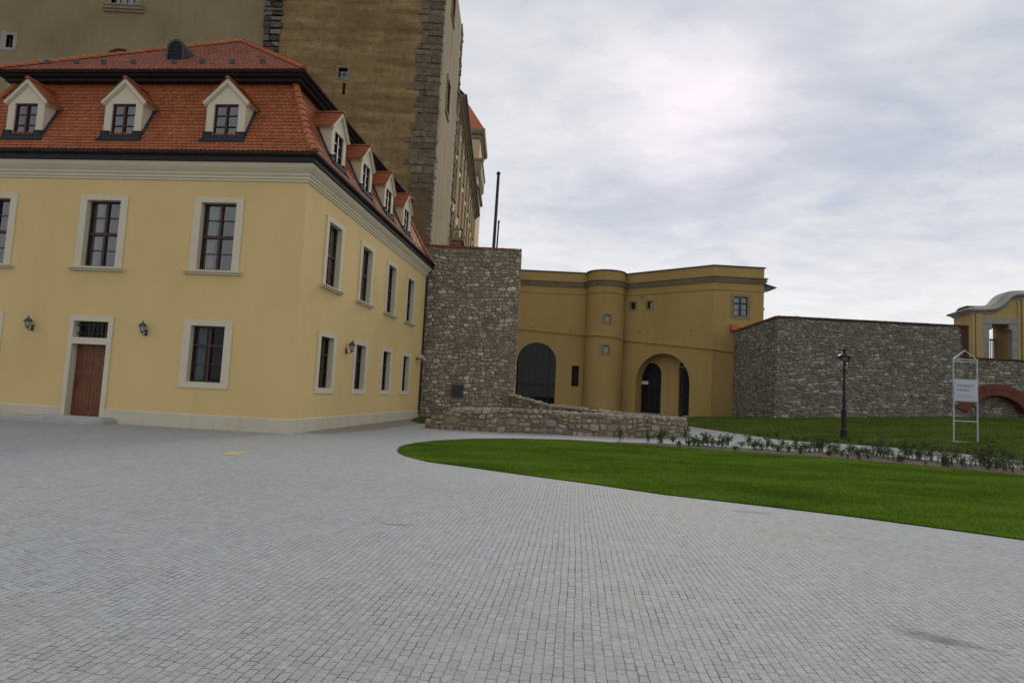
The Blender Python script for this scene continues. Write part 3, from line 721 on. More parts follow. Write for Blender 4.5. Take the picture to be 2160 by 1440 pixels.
# ------------------------------------------------------------------ rubble masonry
def rubble(mb, mp, u0, u1, vtop, rh=(.14, .26), asp=(1.0, 2.2), gap=.012, out=(.015, .06), mi=0, v0=0., skip=None, wob=.06, tall=.12, ns=8):
    """irregular coursed stones on the surface mp(u, v, d)."""
    vmax = max(vtop(u0 + (u1 - u0) * i / 40) for i in range(41))
    ph = random.uniform(0, 9)
    def W_(u, v): return (u + .05 * math.sin(v * 3.1 + u * .9 + ph), v + wob * math.sin(u * 1.15 + v * .6 + ph) + wob * .6 * math.sin(u * 2.9 + v * 2.2 + 1.3 * ph))
    v = v0 - .1
    while v < vmax + .1:
        h = random.uniform(*rh); u = u0 - random.uniform(0, .3)
        while u < u1:
            w = h * random.uniform(*asp)
            if w < .09: w = .09
            cells = [(u, u + w, v, v + h)]
            r_ = random.random()
            if r_ < .22 and h > .15:
                s_ = random.uniform(.35, .65); cells = [(u, u + w, v, v + h * s_), (u, u + w * random.uniform(.4, .7), v + h * s_, v + h)]
                cells.append((cells[1][1], u + w, v + h * s_, v + h))
            for (a, b2, c, d) in cells:
                a2, b3 = max(a, u0), min(b2, u1)
                if b3 - a2 < .04: continue
                uc, vc = (a2 + b3) / 2, (c + d) / 2
                if vc > vtop(uc) + random.uniform(-.04, .02) or (skip and skip(uc, vc)): continue
                hu, hv = (b3 - a2) / 2 - gap, (d - c) / 2 - gap * .8
                if hu < .02 or hv < .02: continue
                o = random.uniform(*out); ring0 = []; ring1 = []; ring2 = []
                pw = random.uniform(.42, .75); t0 = random.uniform(-.12, .12)
                for k in range(ns):
                    th = 2 * PI * (k + .5) / ns; cs, sn = math.cos(th), math.sin(th)
                    x = math.copysign(abs(cs) ** pw, cs) * random.uniform(.86, 1.06); y = math.copysign(abs(sn) ** pw, sn) * random.uniform(.84, 1.06)
                    x, y = x * hu, y * hv + x * hu * t0
                    cl = lambda q: min(max(q, u0), u1)
                    p, q = W_(uc + x, vc + y); ring0.append(mp(cl(p), q, -.01)); 
                    p, q = W_(uc + x * .93, vc + y * .92); ring1.append(mp(cl(p), q, o * .75))
                    p, q = W_(uc + x * .62, vc + y * .60); ring2.append(mp(cl(p), q, o * random.uniform(.9, 1.12)))
                fs = []
                for k in range(ns):
                    k2 = (k + 1) % ns; fs += [(k, k2, ns + k2, ns + k), (ns + k, ns + k2, 2*ns + k2, 2*ns + k)]
                fs.append(tuple(range(2*ns, 3*ns)))
                mb.add(ring0 + ring1 + ring2, fs, mi)
            u += w
        v += h
def planar_map(A, B):
    A = np.array(A, float); B = np.array(B, float); t_ = (B - A) / np.linalg.norm(B - A); n = np.array([t_[1], -t_[0]]); ln = float(np.linalg.norm(B - A))
    return (lambda u, v, d: (A[0] + t_[0] * u + n[0] * d, A[1] + t_[1] * u + n[1] * d, v)), ln
def block(mb, poly, z0, z1, mi):
    n = len(poly); vs = [(x, y, z0) for x, y in poly] + [(x, y, z1) for x, y in poly]
    mb.add(vs, [tuple(range(n, 2*n))] + [(i, (i+1) % n, n + (i+1) % n, n + i) for i in range(n)], mi)

# stone pier ------------------------------------------------------------
pier = empty('stone_pier', (-2.7, 38.2, 0)); tag(pier, 'tall rubble stone wall block with thin red brick coping beside the yellow house', 'stone wall')
pm = MB(); PX0, PX1, PYF, PYB, PZ = -6.4, .27, 38.2, 43.0, 10.40
def rel(o): return lambda mb: None
block(pm, [(PX0, PYF), (PX1, PYF), (PX1, PYB), (PX0, PYB)], -.3, PZ, 1)
mp, ln = planar_map((PX0, PYF), (PX1, PYF))
vg = at(965, 825, 38.2)
def skv(u, v): return abs(PX0 + u - vg[0]) < .42 and abs(v - vg[2]) < .46
rubble(pm, mp, 0, ln, lambda u: PZ, (.12, .29), (.95, 2.2), skip=skv, out=(.02, .075), gap=.01, wob=.08)
mp, ln = planar_map((PX1, PYF), (PX1, PYB)); rubble(pm, mp, 0, ln, lambda u: PZ, (.14, .27), (1., 2.2), out=(.02, .07))
w_ = pm.build('wall', [MT['pier'], MT['mortar']], pier); w_.location = (2.7, -38.2, 0)
cp = MB()
k = 44
for i in range(k):
    x0 = PX0 - .03 + (PX1 + .08 - PX0) * i / k; x1 = PX0 - .03 + (PX1 + .08 - PX0) * (i + 1) / k - .012
    cp.box(x0, x1, PYF - .07, PYB + .06, PZ + random.uniform(-.0, .004), PZ + .115 + random.uniform(-.006, .006))
c_ = cp.build('coping', MT['coping'], pier); c_.location = (2.7, -38.2, 0)
vt = MB(); vt.box(-.36, .36, -.06, .02, -.36, .40); 
for i in range(9): z = -.31 + i * .075; vt.add([(-.31, -.065, z), (.31, -.065, z), (.31, -.10, z + .05), (-.31, -.10, z + .05)], [(0, 1, 2, 3)])
vt.box(-.36, -.31, -.105, -.06, -.36, .40); vt.box(.31, .36, -.105, -.06, -.36, .40); vt.box(-.31, .31, -.104, -.06, -.36, -.31); vt.box(-.31, .31, -.104, -.06, .36, .40)
v_ = vt.build('vent_grille', MT['vent'], pier); v_.location = (vg[0] + 2.7, 0, vg[2])
# flagpoles ---------------------------------------------------------------
def flagpole(p_top, p_bot, r, label):
    d = np.array(p_top) - np.array(p_bot); zb = 0; base = np.array(p_bot) - d * (p_bot[2] / d[2])
    o = empty('flagpole', base); tag(o, label, 'pole')
    b_ = MB(); d2 = np.array(p_top) - base; b_.tube([(0, 0, -.2), tuple(d2 * .5), tuple(d2 * .985)], [r * 1.15, r, r * .85], 10); b_.build('shaft', MT['pole'], o)
    b_ = MB(); b_.tube([tuple(d2 * .985), tuple(d2 * .987), tuple(d2 * .992), tuple(d2 * 1.0)], [r * .9, r * 1.25, r * 1.2, .01], 10); b_.build('tip', MT['iron'], o)
flagpole(at(1052, 361, 46), at(1041.5, 520, 46), .13, 'tall dark flagpole with pointed tip rising behind the stone wall block')
flagpole(at(1052.5, 464, 56), at(1048, 522, 56), .085, 'shorter thin dark pole behind the taller flagpole')

# ------------------------------------------------------------------ ruin walls
ruin = empty('ruin_wall', (2, 30, 0)); tag(ruin, 'low curved ruin of rough tan stones between the path and the ochre gatehouse', 'ruin')
rb = [ground(*p)[:2] for p in ((896, 902), (960, 906.5), (1080, 912), (1180, 916), (1290, 921), (1390, 925), (1440, 922))]
rp = [tuple(p) for p in rb]
endp = np.array(rp[-1])
plan = rp + [(endp[0] + .45, endp[1] + .9), (endp[0] + .2, endp[1] + 2.0), (7.3, 35.0), (5.2, 36.4), (2.9, 37.4), (.35, 38.1)]
def smooth_line(P, it=2):
    for _ in range(it):
        Q = [P[0]]
        for a, c in zip(P, P[1:]): Q += [(a[0]*.75 + c[0]*.25, a[1]*.75 + c[1]*.25), (a[0]*.25 + c[0]*.75, a[1]*.25 + c[1]*.75)]
        P = Q + [P[-1]]
    return P
plan = np.array(smooth_line(plan)); seg = np.r_[0, np.cumsum(np.linalg.norm(np.diff(plan, axis=0), axis=1))]
RL = float(seg[-1])
def rpos(u):
    u = min(max(u, 0), RL); x = np.interp(u, seg, plan[:, 0]); y = np.interp(u, seg, plan[:, 1])
    e = .15; x1, y1 = np.interp(min(u + e, RL), seg, plan[:, 0]), np.interp(min(u + e, RL), seg, plan[:, 1]); x0, y0 = np.interp(max(u - e, 0), seg, plan[:, 0]), np.interp(max(u - e, 0), seg, plan[:, 1])
    d = math.hypot(x1 - x0, y1 - y0); tx, ty = (x1 - x0) / d, (y1 - y0) / d
    return x, y, ty, -tx   # outward (towards the camera on the front run)
uend = float(np.interp(0, [0], [0]))
u_r = float(seg[np.argmin(np.hypot(plan[:, 0] - endp[0], plan[:, 1] - endp[1]))])
def rtop(u):
    h = np.interp(u, [0, .35, .36, .8, .81, 1.3, 1.31, 1.9, 3.5, u_r * .6, u_r, u_r + 2.2, u_r + 5, RL - 2.2, RL], [.30, .32, .50, .52, .68, .70, .86, .93, .97, .96, .90, .84, .90, 1.15, 1.62])
    return float(h)
TH = .75
rm = MB()
us = np.linspace(0, RL, 90)
rings = []
for u in us:
    x, y, nx, ny = rpos(u); h = rtop(u) - .03
    rings.append([(x, y, -.3), (x, y, h), (x - nx * TH, y - ny * TH, h), (x - nx * TH, y - ny * TH, -.3)])
rm.sweep(rings, True, mi=1)
def rmap(u, v, d): x, y, nx, ny = rpos(u); return (x + nx * d, y + ny * d, v)
def rmap_in(u, v, d): x, y, nx, ny = rpos(u); return (x - nx * (TH + d), y - ny * (TH + d), v)
rubble(rm, rmap, 0, RL, rtop, (.13, .36), (.8, 2.0), gap=.012, out=(.02, .12), wob=.06, v0=-.05)
rubble(rm, rmap_in, 0, RL, rtop, (.15, .32), (.9, 1.9), gap=.016, out=(.03, .09), wob=.03, v0=-.05)
mp, ln = planar_map(rpos(0)[:2], (rpos(0)[0] - rpos(0)[2] * TH, rpos(0)[1] - rpos(0)[3] * TH))
u = 0.
while u < RL:   # loose cap stones
    w = random.uniform(.18, .42); d0 = -.06
    while d0 < TH + .04:
        dd = random.uniform(.2, .42); uc, dc = u + w / 2 + random.uniform(-.05, .05), d0 + dd / 2; x, y, nx, ny = rpos(uc); z = rtop(uc) - .05; hh = random.uniform(.05, .14)
        a0 = random.uniform(0, 6); r0 = []; r1 = []; r2 = []
        for k in range(8):
            th = a0 + 2 * PI * k / 8; q = random.uniform(.85, 1.12); lu, ld = math.cos(th) * w * .5 * q, math.sin(th) * dd * .5 * q
            tx, ty = -ny, nx
            def pp3(s_, z_): return (x + tx * lu * s_ - nx * (dc + ld * s_), y + ty * lu * s_ - ny * (dc + ld * s_), z_)
            r0.append(pp3(1, z - .02)); r1.append(pp3(.97, z + hh * .7)); r2.append(pp3(.7, z + hh * random.uniform(.85, 1.1)))
        fs = []
        for k in range(8): k2 = (k + 1) % 8; fs += [(k, k2, 8 + k2, 8 + k), (8 + k, 8 + k2, 16 + k2, 16 + k)]
        rm.add(r0 + r1 + r2, fs + [tuple(range(16, 24))], 2); d0 += dd
    u += w
o = rm.build('stones', [MT['ruin'], MT['mortar'], MT['ruincap']], ruin); o.location = (-2, -30, 0)

# ------------------------------------------------------------------ bastion and arched wall
BD = 45.8
BL = at(1640, 668, BD); BZ = 8.22
Lx = float(BL[0])
Rx = float(at(2042, 690, BD)[0])
bas = empty('bastion_wall', (Lx, BD, 0)); tag(bas, 'high grey rubble bastion wall with dark brick coping and a rounded corner by the ochre gatehouse', 'stone wall')
bm = MB()
Wl = (19.9, 57.5)      # where the left face runs into the gatehouse
poly = [Wl, (Lx, BD), (Rx, BD), (Rx, BD + 9), (24, 58)]
block(bm, [(x, y) for x, y in poly], -.3, BZ - .01, 1)
runp = smooth_line([Wl, (Lx - .05, BD + .75), (Lx + .7, BD - .02), (Rx, BD)], 1)
runp = [Wl, (Lx, BD), (Rx, BD)]
rpn = np.array(runp); rs_ = np.r_[0, np.cumsum(np.linalg.norm(np.diff(rpn, axis=0), axis=1))]; BLn = float(rs_[-1])
def bpos(u):
    u = min(max(u, 0), BLn); x = np.interp(u, rs_, rpn[:, 0]); y = np.interp(u, rs_, rpn[:, 1]); i = min(max(int(np.searchsorted(rs_, u - 1e-6 if u < rs_[1] + 1e-7 else u + 1e-6) - 1), 0), len(rpn) - 2)
    d = rpn[i+1] - rpn[i]; d = d / np.linalg.norm(d); return x, y, d[1], -d[0]
def bmap(u, v, d): x, y, nx, ny = bpos(u); bt = .035 * max(0, 7 - v) * 0; return (x + nx * d, y + ny * d, v)
rubble(bm, bmap, 0, rs_[1], lambda u: BZ, (.10, .24), (1.1, 2.6), gap=.010, out=(.02, .09), v0=.4, wob=.09)
pc = [at(*p, BD) for p in ((2032, 862), (2100, 833), (2040, 866))]
axc = float(at(2102, 833, BD)[0]); azt = float(pc[1][2]); axl = float(pc[2][0]); azs = float(pc[2][2])
half = axc - axl; rise = azt - azs; RR = (half * half + rise * rise) / (2 * rise); azc = azt - RR; a_max = math.asin(half / RR); RING = .80
def skb(u, v): x = Rx - (BLn - u); return (u > BLn - .55 and v > 5.6) or (v > azs - .3 and math.hypot(x - axc, v - azc) < RR + RING)
rubble(bm, bmap, rs_[1], BLn, lambda u: BZ, (.10, .25), (1.2, 3.2), gap=.008, out=(.02, .09), v0=.5, wob=.09, skip=skb)
v = 5.6
while v < BZ - .05:   # brick repair at the right edge
    x = Rx - .3 - random.uniform(0, .35)
    while x < Rx:
        w = random.uniform(.2, .28); bm.box(x, min(x + w - .015, Rx + .02), BD - .05 - random.uniform(0, .02), BD + .2, v, v + .065, 2); x += w
    v += .08
o = bm.build('wall', [MT['bast'], MT['mortargrey'], MT['copingdark']], bas); o.location = (-Lx, -BD, 0)
cp = MB()
for i in range(len(rpn) - 1):
    a, c = rpn[i], rpn[i+1]; ln = np.linalg.norm(c - a); d = (c - a) / ln; n = np.array([d[1], -d[0]]); k = max(1, int(ln / .16))
    for j in range(k):
        p, q = a + d * ln * j / k, a + d * (ln * (j + 1) / k - .01); z = BZ + random.uniform(-.004, .01)
        hh = .13; mi = 1 if i == 0 else 0
        pts = [p + n * .12, q + n * .12, q - n * .75, p - n * .75]
        cp.hexa([(*pts[0], z), (*pts[1], z), (*pts[2], z), (*pts[3], z), (*pts[0], z + hh), (*pts[1], z + hh), (*pts[2], z + hh), (*pts[3], z + hh)], mi)
o = cp.build('coping', [MT['copingdark'], MT['coping']], bas); o.location = (-Lx, -BD, 0)
b_ = MB(); e0 = np.array(Wl)
b_.hexa([(Wl[0] - .5, Wl[1] - 1.6, BZ + .13), (Wl[0] + .35, Wl[1] - 1.6, BZ - .02), (Wl[0] + .35, Wl[1] - .6, BZ - .02), (Wl[0] - .5, Wl[1] - .6, BZ + .13), (Wl[0] - .5, Wl[1] - 1.6, BZ + .65), (Wl[0] + .35, Wl[1] - 1.6, BZ + .4), (Wl[0] + .35, Wl[1] - .6, BZ + .4), (Wl[0] - .5, Wl[1] - .6, BZ + .65)])
o = b_.build('end_cap', MT['ridge'], bas); o.location = (-Lx, -BD, 0)
# lower wall with the brick arch
aw = empty('arched_wall', (Rx, BD, 0)); tag(aw, 'lower grey rubble wall with a wide red brick relieving arch, right of the bastion', 'stone wall')
AZ = float(at(2045, 757, BD)[2]); am = MB(); AX1 = Rx + 14
# arch geometry
pc = [at(*p, BD) for p in ((2032, 862), (2100, 833), (2040, 866))]
axc = float(at(2102, 833, BD)[0]); azt = float(pc[1][2]); axl = float(pc[2][0]); azs = float(pc[2][2])
half = axc - axl; rise = azt - azs; RR = (half * half + rise * rise) / (2 * rise); azc = azt - RR; a_max = math.asin(half / RR)
ZB = .6; RING = .80
def in_arch(x, z, ex=0.):
    if z > azs - .02 and math.hypot(x - axc, z - azc) < RR + ex and abs(x - axc) < (half + ex): return True
    return ex == 0 and abs(x - axc) < half and z <= azs
fine = [(axc + (RR) * math.sin(a_max * k / 16), azc + RR * math.cos(a_max * k / 16)) for k in range(-16, 17)]
# wall sheet around the niche, as quads from the arch line up and beside it
up = [(Rx, BD)]
for k in range(32):
    (xa, za), (xb, zb) = fine[k], fine[k+1]
    if xb < Rx + .02: continue
    if xa < Rx: za += (zb - za) * (Rx + .004 - xa) / (xb - xa); xa = Rx + .004
    am.add([(xa, BD, za), (xb, BD, zb), (xb, BD, AZ), (xa, BD, AZ)], [(0, 1, 2, 3)], 1)
    am.add([(xa, BD, za), (xb, BD, zb), (xb, BD + .7, zb), (xa, BD + .7, za)], [(0, 1, 2, 3)], 2)
xr = axc + half
am.add([(xr, BD, ZB), (AX1, BD, ZB), (AX1, BD, AZ), (xr, BD, AZ)], [(0, 1, 2, 3)], 1)
am.add([(Rx + .01, BD + .7, ZB), (xr, BD + .7, ZB), (xr, BD + .7, AZ), (Rx + .01, BD + .7, AZ)], [(0, 1, 2, 3)], 1)
for x in (xr,): am.add([(x, BD, ZB), (x, BD + .7, ZB), (x, BD + .7, azs), (x, BD, azs)], [(0, 1, 2, 3)], 1)
am.add([(Rx, BD, AZ), (AX1, BD, AZ), (AX1, BD + 1.2, AZ), (Rx, BD + 1.2, AZ)], [(0, 1, 2, 3)], 1)
mp, ln = planar_map((Rx, BD), (AX1, BD))
rubble(am, mp, 0, ln, lambda u: AZ, (.12, .27), (1.2, 2.8), gap=.014, out=(.02, .09), v0=.9, wob=.08, skip=lambda u, v: in_arch(Rx + u, v, RING - .1) or in_arch(Rx + u, v))
mp2, ln2 = planar_map((Rx + .02, BD + .7), (xr, BD + .7))
rubble(am, mp2, 0, ln2, lambda u: AZ, (.12, .27), (1.2, 2.4), gap=.014, out=(.02, .08), v0=.9, wob=.06)
o = am.build('wall', [MT['bast'], MT['mortargrey'], MT['brick']], aw); o.location = (-Rx, -BD, 0)
br = MB(); k = 80
for r0, r1 in ((RR - .02, RR + .38), (RR + .40, RR + RING)):
    for j in range(k):
        a0 = -a_max * 1.06 + 2.12 * a_max * j / k; a1 = -a_max * 1.06 + 2.12 * a_max * (j + .88) / k; y0 = BD - .13 - random.uniform(0, .015)
        pts = [(axc + r * math.sin(a), y, azc + r * math.cos(a)) for y in (y0, BD + .3) for (r, a) in ((r0, a0), (r0, a1), (r1, a1), (r1, a0))]
        br.hexa(pts)
o = br.build('brick_arch', MT['brick'], aw); o.location = (-Rx, -BD, 0)
cp = MB(); x = Rx + .03
while x < AX1:
    cp.box(x, x + .13, BD - .12, BD + 1.25, AZ, AZ + .13 + random.uniform(0, .008)); x += .14
o = cp.build('coping', MT['copingdark'], aw); o.location = (-Rx, -BD, 0)

# ------------------------------------------------------------------ gate pavilion
PY = 52.0; pq = at(2047, 700, PY); PYAW = math.radians(-13)
pav = empty('gate_pavilion', (float(pq[0]), PY, 0), PYAW); tag(pav, 'yellow baroque gate pavilion with curved stone cornice standing behind the low arched wall', 'gate')
pz = lambda py: float(at(2047, py, PY)[2])
Zc = pz(657)          # underside of the cornice on the left
_c, _s = math.cos(PYAW), math.sin(PYAW)
def plx(px, py=720):
    n = np.array([-_s, _c, 0]); P = on_plane(px, py, (pq[0], PY, 0), n) - np.array([pq[0], PY, 0]); return float(P @ np.array([_c, _s, 0])), float(P[2])
ox0, oztop = plx(2085, 690); ox1, _ = plx(2134, 690); _, oztop = plx(2095, 683)
wd, dp = 9.2, 3.0
_, zA = plx(2090, 655); xB, zB = plx(2128, 627); xC, zC = plx(2160, 622)
topc = [(0, zA), (plx(2085, 655)[0], zA), (plx(2100, 652)[0], plx(2100, 652)[1]), (plx(2115, 643)[0], plx(2115, 643)[1]), (xB, zB), (plx(2140, 623)[0], plx(2140, 623)[1]), (xC, zC)]
topc = smooth_line(topc, 2); mid = xC + .5
topc = topc + [(2 * mid - x, z) for x, z in reversed(topc)]
xe = topc[-1][0]
pw = MB()
def zt(x): return float(np.interp(x, [p[0] for p in topc], [p[1] for p in topc]))
xs = sorted({0, xe, ox0, ox1, *[p[0] for p in topc]})
for a, c in zip(xs, xs[1:]):
    m_ = (a + c) / 2; zb = oztop if ox0 < m_ < ox1 else -.5
    for y in (0, dp): pw.add([(a, y, zb), (c, y, zb), (c, y, zt(c)), (a, y, zt(a))], [(0, 1, 2, 3)])
for x in (0, xe): pw.add([(x, 0, -.5), (x, dp, -.5), (x, dp, zt(x)), (x, 0, zt(x))], [(0, 1, 2, 3)])
for x in (ox0, ox1): pw.add([(x, 0, -.5), (x, dp, -.5), (x, dp, oztop), (x, 0, oztop)], [(0, 1, 2, 3)])
pw.add([(ox0, 0, oztop), (ox1, 0, oztop), (ox1, dp, oztop), (ox0, dp, oztop)], [(0, 1, 2, 3)])
# pilasters and recessed strips
zc0 = zA - .28
pw.box(plx(2058)[0], ox0 - .45, -.14, .0, -.5, zc0); pw.box(plx(2050)[0], plx(2056)[0], -.07, 0, -.5, zc0)
pw.box(plx(2147)[0], plx(2152)[0], -.10, .0, -.5, zB - .3); pw.box(plx(2155)[0], plx(2155)[0] + 2.2, -.16, 0, -.5, zC - .3)
pw.build('wall', MT['pavil'], pav)
cs = MB()
prof = [(-.01, -.30), (.10, -.28), (.12, -.20), (.24, -.12), (.38, -.06), (.42, .0), (.42, .07), (.36, .10), (-.55, .46), (-.75, .50), (-dp / 2, .52)]
path_ = [((0, dp / 2), (-1, 0)), ((0, 0), (-1, -1))] + [((x, 0), (0, -1)) for x, z in topc[1:]]
zs_ = [zA, zA] + [z for x, z in topc[1:]]
for sgn_ in (1, -1):
    rings = []
    for ((x, y), (nx, ny)), z in zip(path_, zs_):
        rg = []
        for o_, q in prof:
            yy = y + ny * o_; rg.append((x + nx * o_, yy if sgn_ == 1 else dp - yy, z + q))
        rings.append(rg)
    cs.sweep(rings, False)
cs.build('cornice', MT['pavstone'], pav)
js = MB()
sw = .42
zz = -.5
while zz < oztop - .05:
    h_ = min(.62, oztop - zz); js.box(ox0 - sw, ox0 + .02, -.08, .5, zz, zz + h_ - .02); js.box(ox1 - .02, ox1 + sw, -.08, .5, zz, zz + h_ - .02); zz += .62
js.box(ox0 - sw - .02, ox1 + sw + .02, -.10, .5, oztop, oztop + .52); js.box(ox0 - .02, ox0 + .22, -.07, .48, oztop - .45, oztop - .01); js.box(ox1 - .22, ox1 + .02, -.07, .48, oztop - .45, oztop - .01)
js.build('door_surround', MT['pavstone'], pav)
gb = MB()
gx0 = ox0 + (ox1 - ox0) * .42
for i in range(9): x = gx0 + (ox1 - gx0) * i / 8.; gb.box(x - .025, x + .025, dp - .42, dp - .37, 4, oztop - .9)
gb.box(gx0, ox1, dp - .43, dp - .36, oztop - 1.1, oztop - 1.0); gb.box(gx0, ox1, dp - .43, dp - .36, 6.3, 6.4); gb.build('gate_leaf', MT['wood'], pav)
bj = MB(); z = 4.
while z < oztop - .1:
    k = random.uniform(-.03, .03); bj.box(gx0 - .38 + k, gx0, dp - .6, dp - .1, z, z + .075); z += .085
bj.build('brick_jamb', MT['brick'], pav)

# ------------------------------------------------------------------ gatehouse
GZ = 14.12
gh = empty('gatehouse', (9.5, 62, 0)); tag(gh, 'ochre fortress gatehouse with a round stair bulge and two large arches, behind the ruin', 'gatehouse')
A0, A1 = np.array([-6.0, 63.2]), np.array([7.25, 63.0]); B0, B1 = np.array([11.0, 62.5]), np.array([17.87, 56.3]); C1 = np.array([22.42, 56.4]); D1 = np.array([23.6, 70.])
gc = (A1 + B0) / 2; gr = np.linalg.norm(B0 - A1) / 2; gphi = math.atan2(*(A1 - gc)[::-1])
arc = [gc + gr * np.array([math.cos(gphi + PI * i / 28), math.sin(gphi + PI * i / 28) * 1.02]) for i in range(29)]
gpl = np.array([A0, *arc, B1, C1, D1]); gs = np.r_[0, np.cumsum(np.linalg.norm(np.diff(gpl, axis=0), axis=1))]; GL = float(gs[-1])
def gpos(u):
    u = min(max(u, 0), GL); i = min(max(int(np.searchsorted(gs, u, 'right') - 1), 0), len(gpl) - 2); d = gpl[i+1] - gpl[i]; l = np.linalg.norm(d); d = d / l; p = gpl[i] + d * (u - gs[i]); return p, d
def gmap(u, v, dd=0.): p, d = gpos(u); return (p[0] - d[1] * dd - 9.5, p[1] + d[0] * dd - 62, v)   # dd>0 goes into the wall
def guv(px, py, i0):    # sight line meets the straight run starting at vertex i0
    a, c = gpl[i0], gpl[i0+1]; d = (c - a) / np.linalg.norm(c - a); P = on_plane(px, py, (a[0], a[1], 0), np.array([-d[1], d[0], 0])); return gs[i0] + float((P[:2] - a) @ d), float(P[2])
iA, iB, iC = 0, 29, 30
def arch_hole(uc, hw, z0, zt_, n=18, e=1.0):
    zs = zt_ - hw * e
    return [(uc - hw, z0)] + [(uc - hw * math.cos(PI * i / n), zs + hw * e * math.sin(PI * i / n)) for i in range(n + 1)] + [(uc + hw, z0)]
uAl, _ = guv(1089, 790, iA); uAr, _ = guv(1172, 790, iA); _, zAt = guv(1131, 722, iA)
uBl, _ = guv(1340, 820, iB); uBr, _ = guv(1454, 820, iB); _, zBt = guv(1397, 745, iB)
holeA = arch_hole((uAl + uAr) / 2, (uAr - uAl) / 2, .15, zAt)
hwB = (uBr - uBl) / 2; holeB = arch_hole((uBl + uBr) / 2, hwB, .2, zBt, 18, min(1.0, (zBt - 3.2) / hwB))
n0, nz0 = guv(1206.5, 771, iA); n1, nz1 = guv(1220, 815, iA)
holeN = [(n0, nz1), (n0, nz0), (n1, nz0), (n1, nz1)]
def rect_hole(uc, w, z0, h): return [(uc - w/2, z0), (uc - w/2, z0 + h), (uc + w/2, z0 + h), (uc + w/2, z0)]
wins = []
uw, zt_ = guv(1545, 622, iC); uw2, zb_ = guv(1579, 673, iC); bigw = ((uw + uw2) / 2, zb_ + .22, 1.25, 1.75)
small = []
for (pxa, pya, pxb, pyb, i0) in ((1328, 634, 1343, 655, iB), (1362, 632, 1379, 654, iB)):
    a, z1_ = guv(pxa, pya, i0); c, z0_ = guv(pxb, pyb, i0); small.append(((a + c) / 2, (z0_ + z1_) / 2 - .35))
def arc_u(px, py):    # nearest point on the round bulge along the sight line
    best = None
    for i in range(1, 29):
        a, c = gpl[i], gpl[i+1]; d = (c - a) / np.linalg.norm(c - a); n = np.array([-d[1], d[0], 0]); P = on_plane(px, py, (a[0], a[1], 0), n); s = float((P[:2] - a) @ d)
        if 0 <= s <= gs[i+1] - gs[i] and (best is None or P[1] < best[2]): best = (gs[i] + s, float(P[2]), P[1])
    return best[:2]
for (px, py) in ((1281, 671), (1278, 736)):
    u_, z_ = arc_u(px, py); small.append((u_, z_ - .35))
holes = [holeA, holeB, holeN, rect_hole(bigw[0], bigw[2] + .2, bigw[1] - .1, bigw[3] + .2)] + [rect_hole(u_, .74, z_ - .06, .82) for u_, z_ in small]
pts = []; edges = []
def addpoly(poly):
    o = len(pts); pts.extend([Vector(p) for p in poly]); k = len(poly); edges.extend([(o + i, o + (i+1) % k) for i in range(k)])
ub = [(float(u), -.5) for u in gs] + [(float(u), GZ) for u in reversed(gs)]
addpoly(ub)
for h_ in holes: addpoly(h_)
for u in gs[1:30]:
    for z in np.arange(.0, GZ - .2, 1.2): pts.append(Vector((float(u), float(z))))
for u in gs[1:-1]: pass
vo, eo, fo, *_r = delaunay_2d_cdt(pts, edges + [(i, len(ub) - 1 - i) for i in range(1, len(gs) - 1)], [], 0, 1e-5)
def inside(p, poly):
    r = False; j = len(poly) - 1
    for i in range(len(poly)):
        if (poly[i][1] > p[1]) != (poly[j][1] > p[1]) and p[0] < (poly[j][0] - poly[i][0]) * (p[1] - poly[i][1]) / (poly[j][1] - poly[i][1]) + poly[i][0]: r = not r
        j = i
    return r
gw = MB(); eps = 1e-3
def gmap_seg(u, v, uc):   # use the side of a corner the face belongs to
    i = min(max(int(np.searchsorted(gs, uc, 'right') - 1), 0), len(gpl) - 2); d = gpl[i+1] - gpl[i]; d = d / np.linalg.norm(d); p = gpl[i] + d * (u - gs[i]); return (p[0] - 9.5, p[1] - 62, v)
for f in fo:
    c = sum((vo[i] for i in f), Vector((0, 0))) / len(f)
    if any(inside(c, h_) for h_ in holes): continue
    gw.add([gmap_seg(vo[i].x, vo[i].y, c.x) for i in f], [tuple(range(len(f)))])
def reveal(mb, poly, dd):
    k = len(poly)
    for i in range(k - 1):
        a, c = poly[i], poly[i+1]; mb.add([gmap(*a, 0), gmap(*c, 0), gmap(*c, dd), gmap(*a, dd)], [(0, 1, 2, 3)])
reveal(gw, holeA, .45); reveal(gw, holeB, 1.15); reveal(gw, holeN + [holeN[0]], .4)
# body behind: flat roof
gw.add([(x - 9.5, y - 62, GZ - .6) for x, y in [*gpl, (-6, 70)]], [tuple(range(len(gpl) + 1))])
# back wall of the passage with its inner doorway and opening
ucB = (uBl + uBr) / 2
iu0, _ = guv(1352, 820, iB); 
dBk = 1.15
Bd = (B1 - B0) / np.linalg.norm(B1 - B0); Bn = np.array([-Bd[1], Bd[0]])
def buv(px, py, dd):
    o_ = B0 + Bn * dd; P = on_plane(px, py, (o_[0], o_[1], 0), np.array([Bn[0], Bn[1], 0])); return gs[iB] + float((P[:2] - o_) @ Bd), float(P[2])
d0, dz = buv(1353, 765, dBk); d1, _ = buv(1395, 800, dBk); o0, _ = buv(1432, 800, dBk); o1, _ = buv(1458, 800, dBk)
inner1 = arch_hole((d0 + d1) / 2, (d1 - d0) / 2, .2, dz, 12, 1.0)
inner2 = arch_hole((o0 + o1) / 2, (o1 - o0) / 2, .2, zBt - .6, 10)
pts = []; edges = []
addpoly([(uBl - 2.5, -.3), (uBl - 2.5, zBt + .5), (uBr + 2.5, zBt + .5), (uBr + 2.5, -.3)]); addpoly(inner1); addpoly(inner2)
vo, eo, fo, *_r = delaunay_2d_cdt(pts, edges, [], 0, 1e-5)
bmid = (uBl + uBr) / 2
